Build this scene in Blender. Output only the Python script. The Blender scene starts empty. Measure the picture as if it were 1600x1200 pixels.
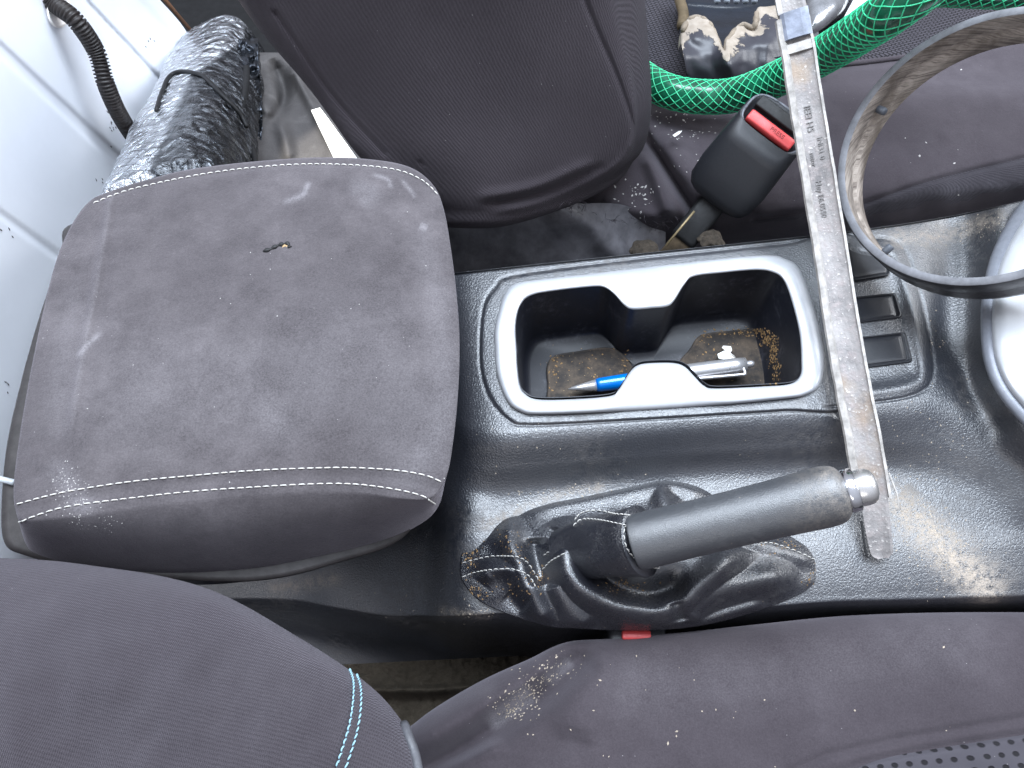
import bpy, bmesh, math, random
import numpy as np
from mathutils import Vector, Matrix, noise
from mathutils.bvhtree import BVHTree
random.seed(7); RNG = np.random.RandomState(7)
D = bpy.data
scn = bpy.context.scene
COL = scn.collection

# ------------------------------------------------------------------ camera
TILT = math.radians(28)
CAM = np.array([0.0, -0.27, 0.50])
RT = np.array([1.0, 0, 0])
UP = np.array([0, math.cos(TILT), math.sin(TILT)])
FW = np.array([0, math.sin(TILT), -math.cos(TILT)])
cd = D.cameras.new('camera'); cd.sensor_width = 36; cd.lens = 27; cd.clip_start = 0.01; cd.clip_end = 60
co = D.objects.new('camera', cd); COL.objects.link(co)
co.location = CAM; co.rotation_euler = (TILT, 0, 0)
scn.camera = co

def P(px, py, z):
    """photo measurement (px,py) of a point that stands at height z -> world point(s)"""
    px, py, z = np.broadcast_arrays(np.asarray(px, float), np.asarray(py, float), np.asarray(z, float))
    a = (px - 800) / 1200; b = (600 - py) / 1200
    d = a[..., None] * RT + b[..., None] * UP + FW
    t = (z - CAM[2]) / d[..., 2]
    return CAM + t[..., None] * d
def PX(px, py, X):
    px, py, X = np.broadcast_arrays(np.asarray(px, float), np.asarray(py, float), np.asarray(X, float))
    a = (px - 800) / 1200; b = (600 - py) / 1200
    d = a[..., None] * RT + b[..., None] * UP + FW
    return CAM + ((X - CAM[0]) / d[..., 0])[..., None] * d
def ray(px, py):
    d = (px - 800) / 1200 * RT + (600 - py) / 1200 * UP + FW
    return Vector(CAM), Vector(d).normalized()

# ------------------------------------------------------------------ objects
WL = {}
def prop(o, label=None, cat=None, group=None, kind=None):
    if label: o['label'] = label
    if cat: o['category'] = cat
    if group: o['group'] = group
    if kind: o['kind'] = kind
    return o
def thing(name, loc, label, cat, group=None):
    o = D.objects.new(name, None); o.empty_display_size = 0.02
    loc = Vector([float(c) for c in loc]); o.location = loc
    COL.objects.link(o); WL[o.name] = loc
    return prop(o, label, cat, group)
def mesh(name, verts, faces, mat, parent=None, smooth=True, uv=None):
    verts = np.asarray(verts, float).reshape(-1, 3)
    if parent is None:
        base = Vector([float(verts[:, 0].mean()), float(verts[:, 1].mean()), float(verts[:, 2].min())])
    else:
        base = WL[parent.name]
    me = D.meshes.new(name)
    me.from_pydata([tuple(v) for v in (verts - np.array(base))], [], [tuple(int(i) for i in f) for f in faces])
    me.update()
    if uv is not None:
        l = me.uv_layers.new(name='UVMap')
        idx = np.empty(len(me.loops), dtype=np.int32); me.loops.foreach_get('vertex_index', idx)
        l.data.foreach_set('uv', np.asarray(uv, np.float32)[idx].ravel())
    if smooth: me.polygons.foreach_set('use_smooth', [True] * len(me.polygons))
    bm = bmesh.new(); bm.from_mesh(me); bmesh.ops.recalc_face_normals(bm, faces=bm.faces); bm.to_mesh(me); bm.free()
    me.materials.append(mat)
    o = D.objects.new(name, me); COL.objects.link(o)
    WL[o.name] = base
    if parent is None: o.location = base
    else: o.parent = parent
    return o
def orient_up(o, ref=None):
    """open sheets: make the normals look to the upper side"""
    me = o.data
    s = sum(p.normal.z * p.area for p in me.polygons)
    if s < 0: me.flip_normals()
    return o

def cr(p, n):
    """open Catmull-Rom of control array (k,d) -> n samples"""
    p = np.asarray(p, float); k = len(p)
    q = np.vstack([2 * p[0] - p[1], p, 2 * p[-1] - p[-2]])
    t = np.linspace(0, k - 1, n); i = np.minimum(t.astype(int), k - 2); f = (t - i)[:, None]
    a, b, c, d = q[i], q[i + 1], q[i + 2], q[i + 3]
    return 0.5 * ((2 * b) + (c - a) * f + (2 * a - 5 * b + 4 * c - d) * f ** 2 + (3 * b - a - 3 * c + d) * f ** 3)
def crc(p, m):
    """closed Catmull-Rom, m samples per segment"""
    p = np.asarray(p, float); k = len(p)
    t = np.arange(k * m) / m; i = t.astype(int); f = (t - i)[:, None]
    a, b, c, d = p[(i - 1) % k], p[i % k], p[(i + 1) % k], p[(i + 2) % k]
    return 0.5 * ((2 * b) + (c - a) * f + (2 * a - 5 * b + 4 * c - d) * f ** 2 + (3 * b - a - 3 * c + d) * f ** 3)
def arc(p, n, closed=True):
    p = np.asarray(p, float)
    if closed: p = np.vstack([p, p[:1]])
    s = np.r_[0, np.cumsum(np.linalg.norm(np.diff(p, axis=0), axis=1))]
    t = np.linspace(0, s[-1], n + 1)[:-1] if closed else np.linspace(0, s[-1], n)
    return np.stack([np.interp(t, s, p[:, i]) for i in range(p.shape[1])], 1)
def gridfaces(nr, nc, close=False):
    f = []
    for r in range(nr - 1):
        for c in range(nc if close else nc - 1):
            c2 = (c + 1) % nc
            f.append((r * nc + c, r * nc + c2, (r + 1) * nc + c2, (r + 1) * nc + c))
    return f
def patch(name, rows, nu, nv, mat, parent=None, disp=None, proj=P, keep=None, uvs=1.0):
    rows = np.asarray(rows, float)                        # R x C x 3 of (px,py,h)
    a = np.stack([cr(r, nu) for r in rows])               # R x nu x 3
    b = np.stack([cr(a[:, j], nv) for j in range(nu)], 1) # nv x nu x 3
    px, py, h = b[..., 0], b[..., 1], b[..., 2].copy()
    if disp is not None: h = h + disp(px, py)
    w = proj(px, py, h)
    fs = gridfaces(nv, nu)
    if keep is not None:
        k = keep(px, py)
        kf = k.ravel()
        fs = [f for f in fs if kf[f[0]] and kf[f[1]] and kf[f[2]] and kf[f[3]]]
    uv = np.stack([w[..., 0], w[..., 1]], -1).reshape(-1, 2) * uvs
    o = mesh(name, w.reshape(-1, 3), fs, mat, parent, uv=uv)
    if proj is P: orient_up(o)
    return o
def loft(name, rings, mat, parent=None, cap=(False, True), smooth=True):
    rings = [np.asarray(r, float) for r in rings]; n = len(rings[0])
    v = np.vstack(rings); f = gridfaces(len(rings), n, True)
    if cap[0]: v = np.vstack([v, rings[0].mean(0)]); c = len(v) - 1; f += [(c, (i + 1) % n, i) for i in range(n)]
    if cap[1]:
        v = np.vstack([v, rings[-1].mean(0)]); c = len(v) - 1; o = (len(rings) - 1) * n
        f += [(c, o + i, o + (i + 1) % n) for i in range(n)]
    return mesh(name, v, f, mat, parent, smooth)
def frames(path):
    path = np.asarray(path, float); T = np.gradient(path, axis=0); T /= np.linalg.norm(T, axis=1)[:, None]
    up = np.array([0, 0, 1.0]);
    if abs(T[0] @ up) > .9: up = np.array([0, 1.0, 0])
    N = [np.cross(T[0], up)]; N[0] /= np.linalg.norm(N[0])
    for i in range(1, len(T)):
        n = N[-1] - T[i] * (N[-1] @ T[i]); N.append(n / np.linalg.norm(n))
    N = np.array(N); B = np.cross(T, N)
    return T, N, B
def tubegeo(path, r, seg=12, off=0):
    path = np.asarray(path, float); T, N, B = frames(path)
    r = np.broadcast_to(r, (len(path),))
    a = np.linspace(0, 2 * math.pi, seg, endpoint=False)
    v = path[:, None] + r[:, None, None] * (np.cos(a)[None, :, None] * N[:, None] + np.sin(a)[None, :, None] * B[:, None])
    n = len(path); f = [tuple(i + off for i in q) for q in gridfaces(n, seg, True)]
    f.append(tuple(off + i for i in range(seg))); f.append(tuple(off + (n - 1) * seg + i for i in range(seg)))
    return v.reshape(-1, 3), f
class MB:
    def __init__(s): s.v = []; s.f = []
    def tube(s, path, r, seg=8):
        v, f = tubegeo(path, r, seg, len(s.v)); s.v += list(v); s.f += f
    def poly(s, pts, faces):
        o = len(s.v); s.v += list(pts); s.f += [tuple(o + i for i in f) for f in faces]
    def box(s, c, ax, hs, bevel=0.0):
        c = np.asarray(c, float); ax = np.asarray(ax, float); hs = np.asarray(hs, float)
        o = len(s.v)
        if bevel <= 0:
            for x in (-1, 1):
                for y in (-1, 1):
                    for z in (-1, 1): s.v.append(c + ax[0] * hs[0] * x + ax[1] * hs[1] * y + ax[2] * hs[2] * z)
            s.f += [tuple(o + i for i in f) for f in ((0, 1, 3, 2), (4, 6, 7, 5), (0, 4, 5, 1), (2, 3, 7, 6), (0, 2, 6, 4), (1, 5, 7, 3))]
        else:
            b = bevel
            prof = [(-1, b), (-1 , 0), (1, 0), (1, b)]
            rings = []
            for zz, ins in ((-hs[2], b), (-hs[2] + b, 0), (hs[2] - b, 0), (hs[2] - b * .3, b * .3), (hs[2], b)):
                r = []
                hx, hy = hs[0] - ins, hs[1] - ins; cr_ = b * 1.2
                for sx, sy, a0 in ((1, 1, 0), (-1, 1, 90), (-1, -1, 180), (1, -1, 270)):
                    for k in range(4):
                        a = math.radians(a0 + 30 * k)
                        r.append(c + ax[0] * (sx * (hx - cr_) + cr_ * math.cos(a)) + ax[1] * (sy * (hy - cr_) + cr_ * math.sin(a)) + ax[2] * zz)
                rings.append(r)
            for r in rings: s.v += r
            s.f += [tuple(o + i for i in f) for f in gridfaces(5, 16, True)]
            s.f.append(tuple(o + i for i in range(16))); s.f.append(tuple(o + 64 + i for i in range(16)))
    def build(s, name, mat, parent=None, smooth=True): return mesh(name, s.v, s.f, mat, parent, smooth)
def lathe(name, a, b, prof, mat, parent=None, seg=48, squash=(1, 1)):
    a = np.asarray(a, float); b = np.asarray(b, float); L = np.linalg.norm(b - a); T = (b - a) / L
    N = np.cross(T, [0, 0, 1.0]); N /= np.linalg.norm(N); B = np.cross(T, N)
    ang = np.linspace(0, 2 * math.pi, seg, endpoint=False)
    rings = [a + T * t * L + r * (squash[0] * np.cos(ang)[:, None] * N + squash[1] * np.sin(ang)[:, None] * B) for t, r in prof]
    return loft(name, rings, mat, parent, cap=(True, True))
def sd(px, py, line):
    """distance in the photo to a polyline, and the parameter along it"""
    best = np.full(np.shape(px), 1e9); par = np.zeros(np.shape(px))
    line = np.asarray(line, float); n = len(line) - 1
    for i in range(n):
        a, b = line[i], line[i + 1]; ab = b - a
        t = np.clip(((px - a[0]) * ab[0] + (py - a[1]) * ab[1]) / (ab @ ab), 0, 1)
        d = np.hypot(px - a[0] - t * ab[0], py - a[1] - t * ab[1])
        m = d < best; best = np.where(m, d, best); par = np.where(m, (i + t) / n, par)
    return best, par
def ridge(px, py, line, w, h, taper=True):
    d, t = sd(px, py, cr(line, len(line) * 5))
    e = np.exp(-(d / w) ** 2) * h
    if taper: e = e * np.clip(np.sin(np.clip(t, .001, .999) * math.pi) * 2.2, 0, 1)
    return e
def inside(px, py, poly):
    poly = np.asarray(poly, float); r = np.zeros(np.shape(px), bool); n = len(poly)
    for i in range(n):
        x1, y1 = poly[i]; x2, y2 = poly[(i + 1) % n]
        if y1 == y2: continue
        c = ((y1 > py) != (y2 > py)) & (px < (x2 - x1) * (py - y1) / (y2 - y1) + x1)
        r ^= c
    return r
def sstep(x, a, b):
    t = np.clip((x - a) / (b - a), 0, 1); return t * t * (3 - 2 * t)
def vnoise(px, py, s, seed=0, oct=3):
    out = np.zeros(np.shape(px)); f = out.ravel(); X = np.ravel(px); Y = np.ravel(py)
    for i in range(len(f)): f[i] = noise.fractal(Vector((X[i] / s, Y[i] / s, seed * 7.3)), 1.0, 2.0, oct)
    return f.reshape(np.shape(px))
def topx(o):
    co_ = np.empty(len(o.data.vertices) * 3, np.float64); o.data.vertices.foreach_get('co', co_)
    w_ = co_.reshape(-1, 3) + np.array(WL[o.name]) - CAM
    f_ = w_ @ FW
    return 800 + 1200 * (w_ @ RT) / f_, 600 - 1200 * (w_ @ UP) / f_
def dust_on(o, fn):
    x, y = topx(o); da = o.data.attributes.new('dust', 'FLOAT', 'POINT')
    da.data.foreach_set('value', np.clip(fn(x, y), 0, 1).ravel().astype(np.float32))
_bv = {}
def hit(objs, px, py):
    best = None; o, d = ray(px, py)
    for ob in objs:
        if ob.name not in _bv:
            me = ob.data; base = WL[ob.name]
            _bv[ob.name] = BVHTree.FromPolygons([v.co + base for v in me.vertices], [tuple(p.vertices) for p in me.polygons])
        h = _bv[ob.name].ray_cast(o, d)
        if h[0] is not None and (best is None or h[3] < best[2]):
            n = h[1]; n = -n if n.dot(d) > 0 else n
            best = (np.array(h[0]), np.array(n), h[3])
    return best
def stitches(name, objs, line, mat, parent, step=0.0052, ln=0.0040, r=0.00042, slant=0.0):
    pts = cr(line, 160); w = []
    for x, y in pts:
        h = hit(objs, x, y)
        if h: w.append(np.r_[h[0] + h[1] * .0002, h[1]])
    w = np.array(w); s = np.r_[0, np.cumsum(np.linalg.norm(np.diff(w[:, :3], axis=0), axis=1))]
    m = MB(); k = 0.0
    while k + ln < s[-1]:
        q = np.array([[np.interp(k + ln * f, s, w[:, i]) for i in range(6)] for f in (0, .2, .5, .8, 1)])
        lift = np.array([-.0003, .0003, .0005, .0003, -.0003])
        p = q[:, :3] + q[:, 3:] * lift[:, None]
        tan = q[-1, :3] - q[0, :3]; sdv = np.cross(tan, q[2, 3:]); sdv /= np.linalg.norm(sdv) + 1e-9
        p = p + sdv * (np.linspace(-1, 1, 5)[:, None]) * slant
        m.tube(p, [r * .6, r, r, r, r * .6], 6); k += step * random.uniform(.95, 1.05)
    return m.build(name, mat, parent)
def grit(name, objs, spots, mat, size, parent=None, flat=.5):
    """crumbs: spots = list of (px,py,spread_x,spread_y,count)"""
    m = MB()
    for (cx, cy, sx, sy, n) in spots:
        for _ in range(n):
            h = hit(objs, random.gauss(cx, sx), random.gauss(cy, sy))
            if not h: continue
            s = size * random.uniform(.3, 1) ** 1.6
            a = np.array([random.gauss(0, 1) for _ in range(3)]); a /= np.linalg.norm(a)
            b = np.cross(a, h[1]); b /= np.linalg.norm(b) + 1e-9; c = np.cross(h[1], b)
            e = random.uniform(1, 2.4)
            p0 = h[0] + h[1] * s * .15
            v = [p0 + b * s * e, p0 + c * s, p0 - b * s * e * .8, p0 - c * s, p0 + h[1] * s * flat, p0 - h[1] * s * .3]
            m.poly(v, [(0, 1, 4), (1, 2, 4), (2, 3, 4), (3, 0, 4), (1, 0, 5), (2, 1, 5), (3, 2, 5), (0, 3, 5)])
    return m.build(name, mat, parent, smooth=False)

# ------------------------------------------------------------------ materials
class N:
    def __init__(s, name):
        s.m = D.materials.new(name); s.m.use_nodes = True; s.t = s.m.node_tree; s.n = s.t.nodes
        s.b = s.n['Principled BSDF']; s.co = s.n.new('ShaderNodeTexCoord')
    def new(s, t, **k):
        n = s.n.new(t)
        for a, v in k.items():
            if a.startswith('i_'):
                n.inputs[a[2:].replace('_', ' ')].default_value = v
            else: setattr(n, a, v)
        return n
    def l(s, a, b): s.t.links.new(a, b)
    def noise(s, sc, det=4, rough=.55, vec=None, dist=0):
        n = s.new('ShaderNodeTexNoise'); n.inputs['Scale'].default_value = sc; n.inputs['Detail'].default_value = det
        n.inputs['Roughness'].default_value = rough; n.inputs['Distortion'].default_value = dist
        s.l(vec or s.co.outputs['Object'], n.inputs['Vector']); return n.outputs['Fac']
    def vor(s, sc, feat='F1', vec=None, out='Distance'):
        n = s.new('ShaderNodeTexVoronoi'); n.feature = feat; n.inputs['Scale'].default_value = sc
        s.l(vec or s.co.outputs['Object'], n.inputs['Vector']); return n.outputs[out]
    def ramp(s, src, a, b, ca=(0, 0, 0, 1), cb=(1, 1, 1, 1)):
        r = s.new('ShaderNodeValToRGB'); r.color_ramp.elements[0].position = a; r.color_ramp.elements[1].position = b
        r.color_ramp.elements[0].color = ca; r.color_ramp.elements[1].color = cb
        s.l(src, r.inputs['Fac']); return r.outputs['Color']
    def mix(s, fac, a, b, mode='MIX'):
        m = s.new('ShaderNodeMix'); m.data_type = 'RGBA'; m.blend_type = mode
        for v, i in ((fac, 0), (a, 6), (b, 7)):
            if isinstance(v, (int, float)): m.inputs[i].default_value = v
            elif isinstance(v, tuple): m.inputs[i].default_value = v if len(v) == 4 else (*v, 1)
            else: s.l(v, m.inputs[i])
        return m.outputs[2]
    def math(s, op, a, b=None):
        m = s.new('ShaderNodeMath'); m.operation = op
        for v, i in ((a, 0), (b, 1)):
            if v is None: continue
            if isinstance(v, (int, float)): m.inputs[i].default_value = v
            else: s.l(v, m.inputs[i])
        return m.outputs[0]
    def bump(s, src, dist, strength=1.0, prev=None):
        b = s.new('ShaderNodeBump'); b.inputs['Distance'].default_value = dist; b.inputs['Strength'].default_value = strength
        s.l(src, b.inputs['Height'])
        if prev is not None: s.l(prev, b.inputs['Normal'])
        return b.outputs['Normal']
    def map(s, scale, rot=(0, 0, 0), src='Object'):
        m = s.new('ShaderNodeMapping'); m.inputs['Scale'].default_value = scale; m.inputs['Rotation'].default_value = rot
        s.l(s.co.outputs[src], m.inputs['Vector']); return m.outputs['Vector']
    def set(s, col=None, rough=None, metal=None, nrm=None, spec=None, **k):
        for v, i in ((col, 'Base Color'), (rough, 'Roughness'), (metal, 'Metallic'), (nrm, 'Normal'), (spec, 'Specular IOR Level')):
            if v is None: continue
            if isinstance(v, tuple): s.b.inputs[i].default_value = (*v, 1)
            elif isinstance(v, (int, float)): s.b.inputs[i].default_value = v
            else: s.l(v, s.b.inputs[i])
        for a, v in k.items(): s.b.inputs[a.replace('_', ' ')].default_value = v
        return s.m
def specks(m, col, c=(.5, .48, .46), sc=220, thr=.045, dens=.75):
    d = m.vor(sc); r = m.vor(sc, out='Color')
    near = m.math('LESS_THAN', d, thr); pick = m.math('GREATER_THAN', r, dens)
    nz = m.noise(600, 2); f = m.math('MULTIPLY', m.math('MULTIPLY', near, pick), nz)
    return m.mix(f, col, c)
def leather(name, base, dustc=(.16, .13, .10), dust=.5, rough=.41, grain=420, gd=.00020, dirt=None):
    m = N(name)
    v1 = m.vor(grain, 'DISTANCE_TO_EDGE'); v2 = m.vor(grain * 2.1, 'DISTANCE_TO_EDGE'); n = m.noise(1500, 2)
    h = m.math('ADD', m.math('MULTIPLY', m.ramp(v1, 0, .25), .7), m.math('MULTIPLY', n, .5))
    h = m.math('ADD', h, m.math('MULTIPLY', m.ramp(v2, 0, .3), .35))
    big = m.noise(14, 5, .6); fine = m.noise(160, 4, .7)
    dm = m.math('MULTIPLY', m.ramp(big, .47, .72), m.ramp(fine, .42, .66))
    col = m.mix(m.math('MULTIPLY', dm, dust), base, dustc)
    col = specks(m, col, c=(.45, .36, .25), sc=300, thr=.10, dens=.80)
    rg = m.math('ADD', m.math('MULTIPLY', m.math('ADD', m.math('MULTIPLY', fine, .35), dm), .38), rough - .10)
    nr = m.bump(h, gd, .8); nr = m.bump(m.noise(28, 3), .0012, .5, nr)
    at = m.new('ShaderNodeAttribute'); at.attribute_name = 'dust'
    fd_ = m.math('MULTIPLY', at.outputs['Fac'], m.ramp(m.math('ADD', fine, m.math('MULTIPLY', m.noise(900, 2), .6)), .62, .95))
    col = m.mix(fd_, col, (.40, .33, .26)); rg = m.math('ADD', rg, m.math('MULTIPLY', fd_, .4))
    return m.set(col, rg, 0, nr, .8, IOR=1.75)
def fabric(name, base, lite, scale=1100, dist=.00025, blot=(9, .46, .70), amt=.6, rough=.92, rot=.6, weave='twill', spk=True, sheen=.25, warm=None):
    m = N(name)
    if weave == 'twill':
        w = m.new('ShaderNodeTexWave'); w.bands_direction = 'X'; w.inputs['Scale'].default_value = scale / 6.28 * .9
        w.inputs['Distortion'].default_value = 1.2; w.inputs['Detail'].default_value = 1
        m.l(m.map((1, 1, 1), (0.3, 0.2, rot)), w.inputs['Vector'])
        w2 = m.new('ShaderNodeTexWave'); w2.bands_direction = 'Y'; w2.inputs['Scale'].default_value = scale / 6.28 * .45
        w2.inputs['Distortion'].default_value = 2
        m.l(m.map((1, 1, 1), (0.3, 0.2, rot)), w2.inputs['Vector'])
        h = m.math('ADD', w.outputs['Fac'], m.math('MULTIPLY', w2.outputs['Fac'], .8))
        h = m.math('ADD', h, m.noise(2200, 2))
    elif weave == 'suede':
        h = m.math('ADD', m.noise(1400, 4, .7), m.math('MULTIPLY', m.noise(420, 3), .7))
    b1 = m.noise(blot[0], 6, .6, dist=.4); b2 = m.noise(blot[0] * 7, 5, .65); fz = m.noise(900, 3, .7)
    f = m.math('MULTIPLY', m.ramp(b1, blot[1], blot[2]), m.ramp(b2, .3, .75))
    f = m.math('MULTIPLY', m.math('ADD', f, m.math('MULTIPLY', m.ramp(fz, .35, .7), .30)), amt)
    col = m.mix(f, base, lite)
    col = m.mix(m.math('MULTIPLY', m.ramp(h, .4, 1.6), .5), col, m.mix(1.0, col, (1.6, 1.6, 1.6), 'MULTIPLY'))
    at = m.new('ShaderNodeAttribute'); at.attribute_name = 'dust'
    col = m.mix(m.math('MULTIPLY', at.outputs['Fac'], m.ramp(m.math('ADD', fz, m.math('MULTIPLY', b2, .6)), .45, 1.05)), col, (.30, .285, .30))
    if warm: col = m.mix(m.ramp(m.noise(5, 2), .45, .62), col, warm)
    if spk: col = specks(m, col, c=(.42, .40, .40), sc=260, thr=.075, dens=.86)
    nr = m.bump(h, dist, .9); nr = m.bump(m.noise(22, 4), .0022, .35, nr)
    m.set(col, rough, 0, nr, .25)
    m.b.inputs['Sheen Weight'].default_value = sheen; m.b.inputs['Sheen Roughness'].default_value = .5
    m.b.inputs['Sheen Tint'].default_value = (.8, .75, .85, 1)
    return m.m
def plain(name, col, rough=.5, metal=0, nz=.0004, sc=120, var=.35, spec=.5, **k):
    m = N(name); n = m.noise(sc, 5, .65)
    c2 = tuple(c * (1 - var) for c in col)
    c = m.mix(m.ramp(n, .35, .65), (*col, 1), (*c2, 1))
    rg = m.math('ADD', m.math('MULTIPLY', m.noise(sc * 2, 4), .25), rough - .12)
    return m.set(c, rg, metal, m.bump(m.noise(sc * 4, 3), nz, .6), spec, **k)

PLASTIC = leather('black_grained_plastic', (.013, .015, .021), dust=.22)
GAITER = leather('black_leather', (.011, .012, .017), dust=.04, rough=.27, grain=560, gd=.00022)
SMOOTH = plain('smooth_dark_plastic', (.013, .014, .018), .34, nz=.00015, sc=300, var=.3)
WELL = None
m = N('well_plastic'); dn = m.noise(30, 6, .7); fn = m.noise(240, 4, .7)
c = m.mix(m.math('MULTIPLY', m.ramp(dn, .5, .75), m.ramp(fn, .45, .7)), (.008, .009, .014), (.07, .07, .085))
WELL = m.set(c, .45, 0, m.bump(fn, .0002, .5), .5)
m = N('rubber_mat'); dn = m.noise(60, 6, .7)
c = m.mix(m.ramp(dn, .42, .72), (.022, .018, .016), (.11, .08, .055)); c = specks(m, c, (.6, .42, .22), 420, .14, .7)
MAT_RUB = m.set(c, .8, 0, m.bump(dn, .0005, .6))
m = N('satin_silver_paint'); fn = m.noise(1800, 2)
SILVER = m.set(m.mix(m.ramp(m.noise(40, 4), .4, .8), (.52, .53, .55), (.42, .43, .45)), .33, .35, m.bump(fn, .00004, .4), .5)
SUEDE = fabric('armrest_suede', (.031, .0270, .029), (.125, .112, .117), weave='suede', dist=.0004, blot=(5, .34, .74), amt=.75, rough=.95, sheen=.3)
SEATF = fabric('seat_twill', (.021, .0170, .0205), (.040, .034, .039), scale=3000, dist=.00042, blot=(7, .40, .80), amt=.6, sheen=.04)
SEATS = fabric('smooth_seat_cloth', (.028, .0228, .027), (.078, .068, .076), weave='suede', dist=.00016, blot=(6, .38, .75), amt=.6, sheen=.2)
SEATD = fabric('dark_side_mesh', (.014, .012, .015), (.03, .027, .033), scale=2600, dist=.0003, amt=.5, rot=.2)
CARPET = fabric('carpet', (.035, .028, .02), (.12, .10, .075), scale=500, weave='suede', dist=.0012, amt=1, sheen=0)
DARKC = plain('dark_floor_lining', (.006, .006, .007), .9, sc=40)
THREAD = plain('cream_thread', (.62, .60, .56), .75, sc=600, nz=.0001, var=.2)
TEAL = plain('turquoise_thread', (.27, .46, .54), .75, sc=600, nz=.0001, var=.25)
m = N('woven_insert')
br = m.new('ShaderNodeTexBrick'); br.inputs['Scale'].default_value = 1.0; br.offset = .5
br.inputs['Brick Width'].default_value = .0062; br.inputs['Row Height'].default_value = .0036; br.inputs['Mortar Size'].default_value = .0008; br.inputs['Mortar Smooth'].default_value = .6
m.l(m.map((1, 1, 1), (0, 0, .55), 'UV'), br.inputs['Vector'])
br.inputs['Color1'].default_value = (1, 1, 1, 1); br.inputs['Color2'].default_value = (.8, .8, .8, 1); br.inputs['Mortar'].default_value = (0, 0, 0, 1)
c = m.mix(br.outputs['Color'], (.010, .009, .011), (.055, .050, .060)); c = specks(m, c)
INSERT = m.set(c, .85, 0, m.bump(br.outputs['Color'], .0012, .9), .3)
# perforated driver insert
m = N('perforated_insert')
br = m.new('ShaderNodeTexBrick'); br.inputs['Scale'].default_value = 1.0; br.offset = .0
br.inputs['Brick Width'].default_value = .0105; br.inputs['Row Height'].default_value = .0075; br.inputs['Mortar Size'].default_value = .0022; br.inputs['Mortar Smooth'].default_value = .3
m.l(m.map((1, 1, 1), (0, 0, -.12), 'UV'), br.inputs['Vector'])
br.inputs['Color1'].default_value = (0, 0, 0, 1); br.inputs['Color2'].default_value = (0, 0, 0, 1); br.inputs['Mortar'].default_value = (1, 1, 1, 1)
vv = m.new('ShaderNodeTexVoronoi'); vv.inputs['Scale'].default_value = 1; vv.inputs['Randomness'].default_value = .0
m.l(m.map((105, 150, 1), (0, 0, -.12), 'UV'), vv.inputs['Vector']); vv.voronoi_dimensions = '2D'
hole = m.ramp(vv.outputs['Distance'], .16, .26)
c = m.mix(hole, (.008, .007, .009), (.050, .046, .055)); c = specks(m, c)
PERF = m.set(c, .85, 0, m.bump(hole, .001, .8), .3)
# rusty old strip
m = N('weathered_strip'); a = m.noise(26, 6, .7); b = m.noise(130, 5, .7); e = m.noise(420, 3)
c = m.mix(m.ramp(a, .36, .62), (.15, .14, .138), (.31, .29, .28)); c = m.mix(m.ramp(b, .45, .7), c, (.30, .26, .25))
c = m.mix(m.math('MULTIPLY', m.ramp(m.noise(17, 5, .6), .60, .72), .5), c, (.30, .20, .11)); c = m.mix(m.ramp(e, .62, .7), c, (.50, .47, .44))
STRIP = m.set(c, .62, .15, m.bump(m.math('ADD', b, e), .0006, .8), .5)
STRIPL = plain('pale_strip_edge', (.47, .44, .41), .6, sc=110, var=.5)
STRIPD = plain('strip_clamp', (.22, .24, .30), .45, .2, sc=60, var=.5)
m = N('ring_inner'); a = m.noise(30, 6, .7); s = m.noise(1, 4, .6, m.map((40, 40, 900)))
c = m.mix(m.ramp(a, .4, .65), (.17, .14, .115), (.44, .38, .33)); c = m.mix(m.ramp(s, .45, .7), c, (.09, .07, .06)); c = specks(m, c, (.7, .65, .6))
RINGI = m.set(c, .8, 0, m.bump(a, .0008, .5), .3)
RINGO = plain('ring_grey_rubber', (.030, .027, .030), .42, sc=70, var=.5)
RINGT = plain('ring_grey_rim', (.20, .20, .215), .75, sc=70, var=.4)
HOSE = plain('green_hose', (.008, .13, .065), .22, sc=60, var=.7, nz=.0002, Coat_Weight=.6, Coat_Roughness=.12, Transmission_Weight=.0)
BRAID = plain('green_braid', (.06, .70, .34), .45, sc=200, var=.3)
m = N('mud_plastic'); a = m.noise(38, 6, .65, dist=.6)
zc = m.new('ShaderNodeSeparateXYZ'); m.l(m.co.outputs['UV'], zc.inputs[0])
f = m.ramp(m.math('SUBTRACT', m.math('MULTIPLY', a, 1.25), zc.outputs[1]), .38, .42)
c = m.mix(f, (.035, .034, .042), m.mix(m.noise(120, 4), (.17, .13, .09), (.40, .35, .30)))
MUD = m.set(c, m.math('ADD', m.math('MULTIPLY', f, .45), .38), 0, m.bump(m.math('ADD', f, m.math('MULTIPLY', m.noise(90, 3), .5)), .0012, .7))
MUDT = plain('dried_mud', (.26, .21, .16), .95, sc=60, nz=.002, var=.45)
BUCK = plain('buckle_plastic', (.020, .021, .025), .42, sc=500, var=.2, nz=.0002)
RED = plain('red_plastic', (.66, .07, .07), .35, sc=60, var=.2, nz=.00005)
RUST = plain('dirty_steel', (.10, .07, .04), .6, .5, sc=90, var=.6)
WALL = plain('white_panel_paint', (.86, .88, .93), .4, sc=20, var=.03, nz=.0001)
m = N('foil'); a = m.noise(55, 5, .7, dist=1.2); vz = m.vor(85, 'SMOOTH_F1')
wv = m.new('ShaderNodeTexBrick'); wv.offset = 0; wv.inputs['Scale'].default_value = 1; wv.inputs['Brick Width'].default_value = .012; wv.inputs['Row Height'].default_value = .012; wv.inputs['Mortar Size'].default_value = .0006
m.l(m.map((1, 1, 1), (.2, 0, .35)), wv.inputs['Vector'])
dka = m.new('ShaderNodeAttribute'); dka.attribute_name = 'dark'
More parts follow.
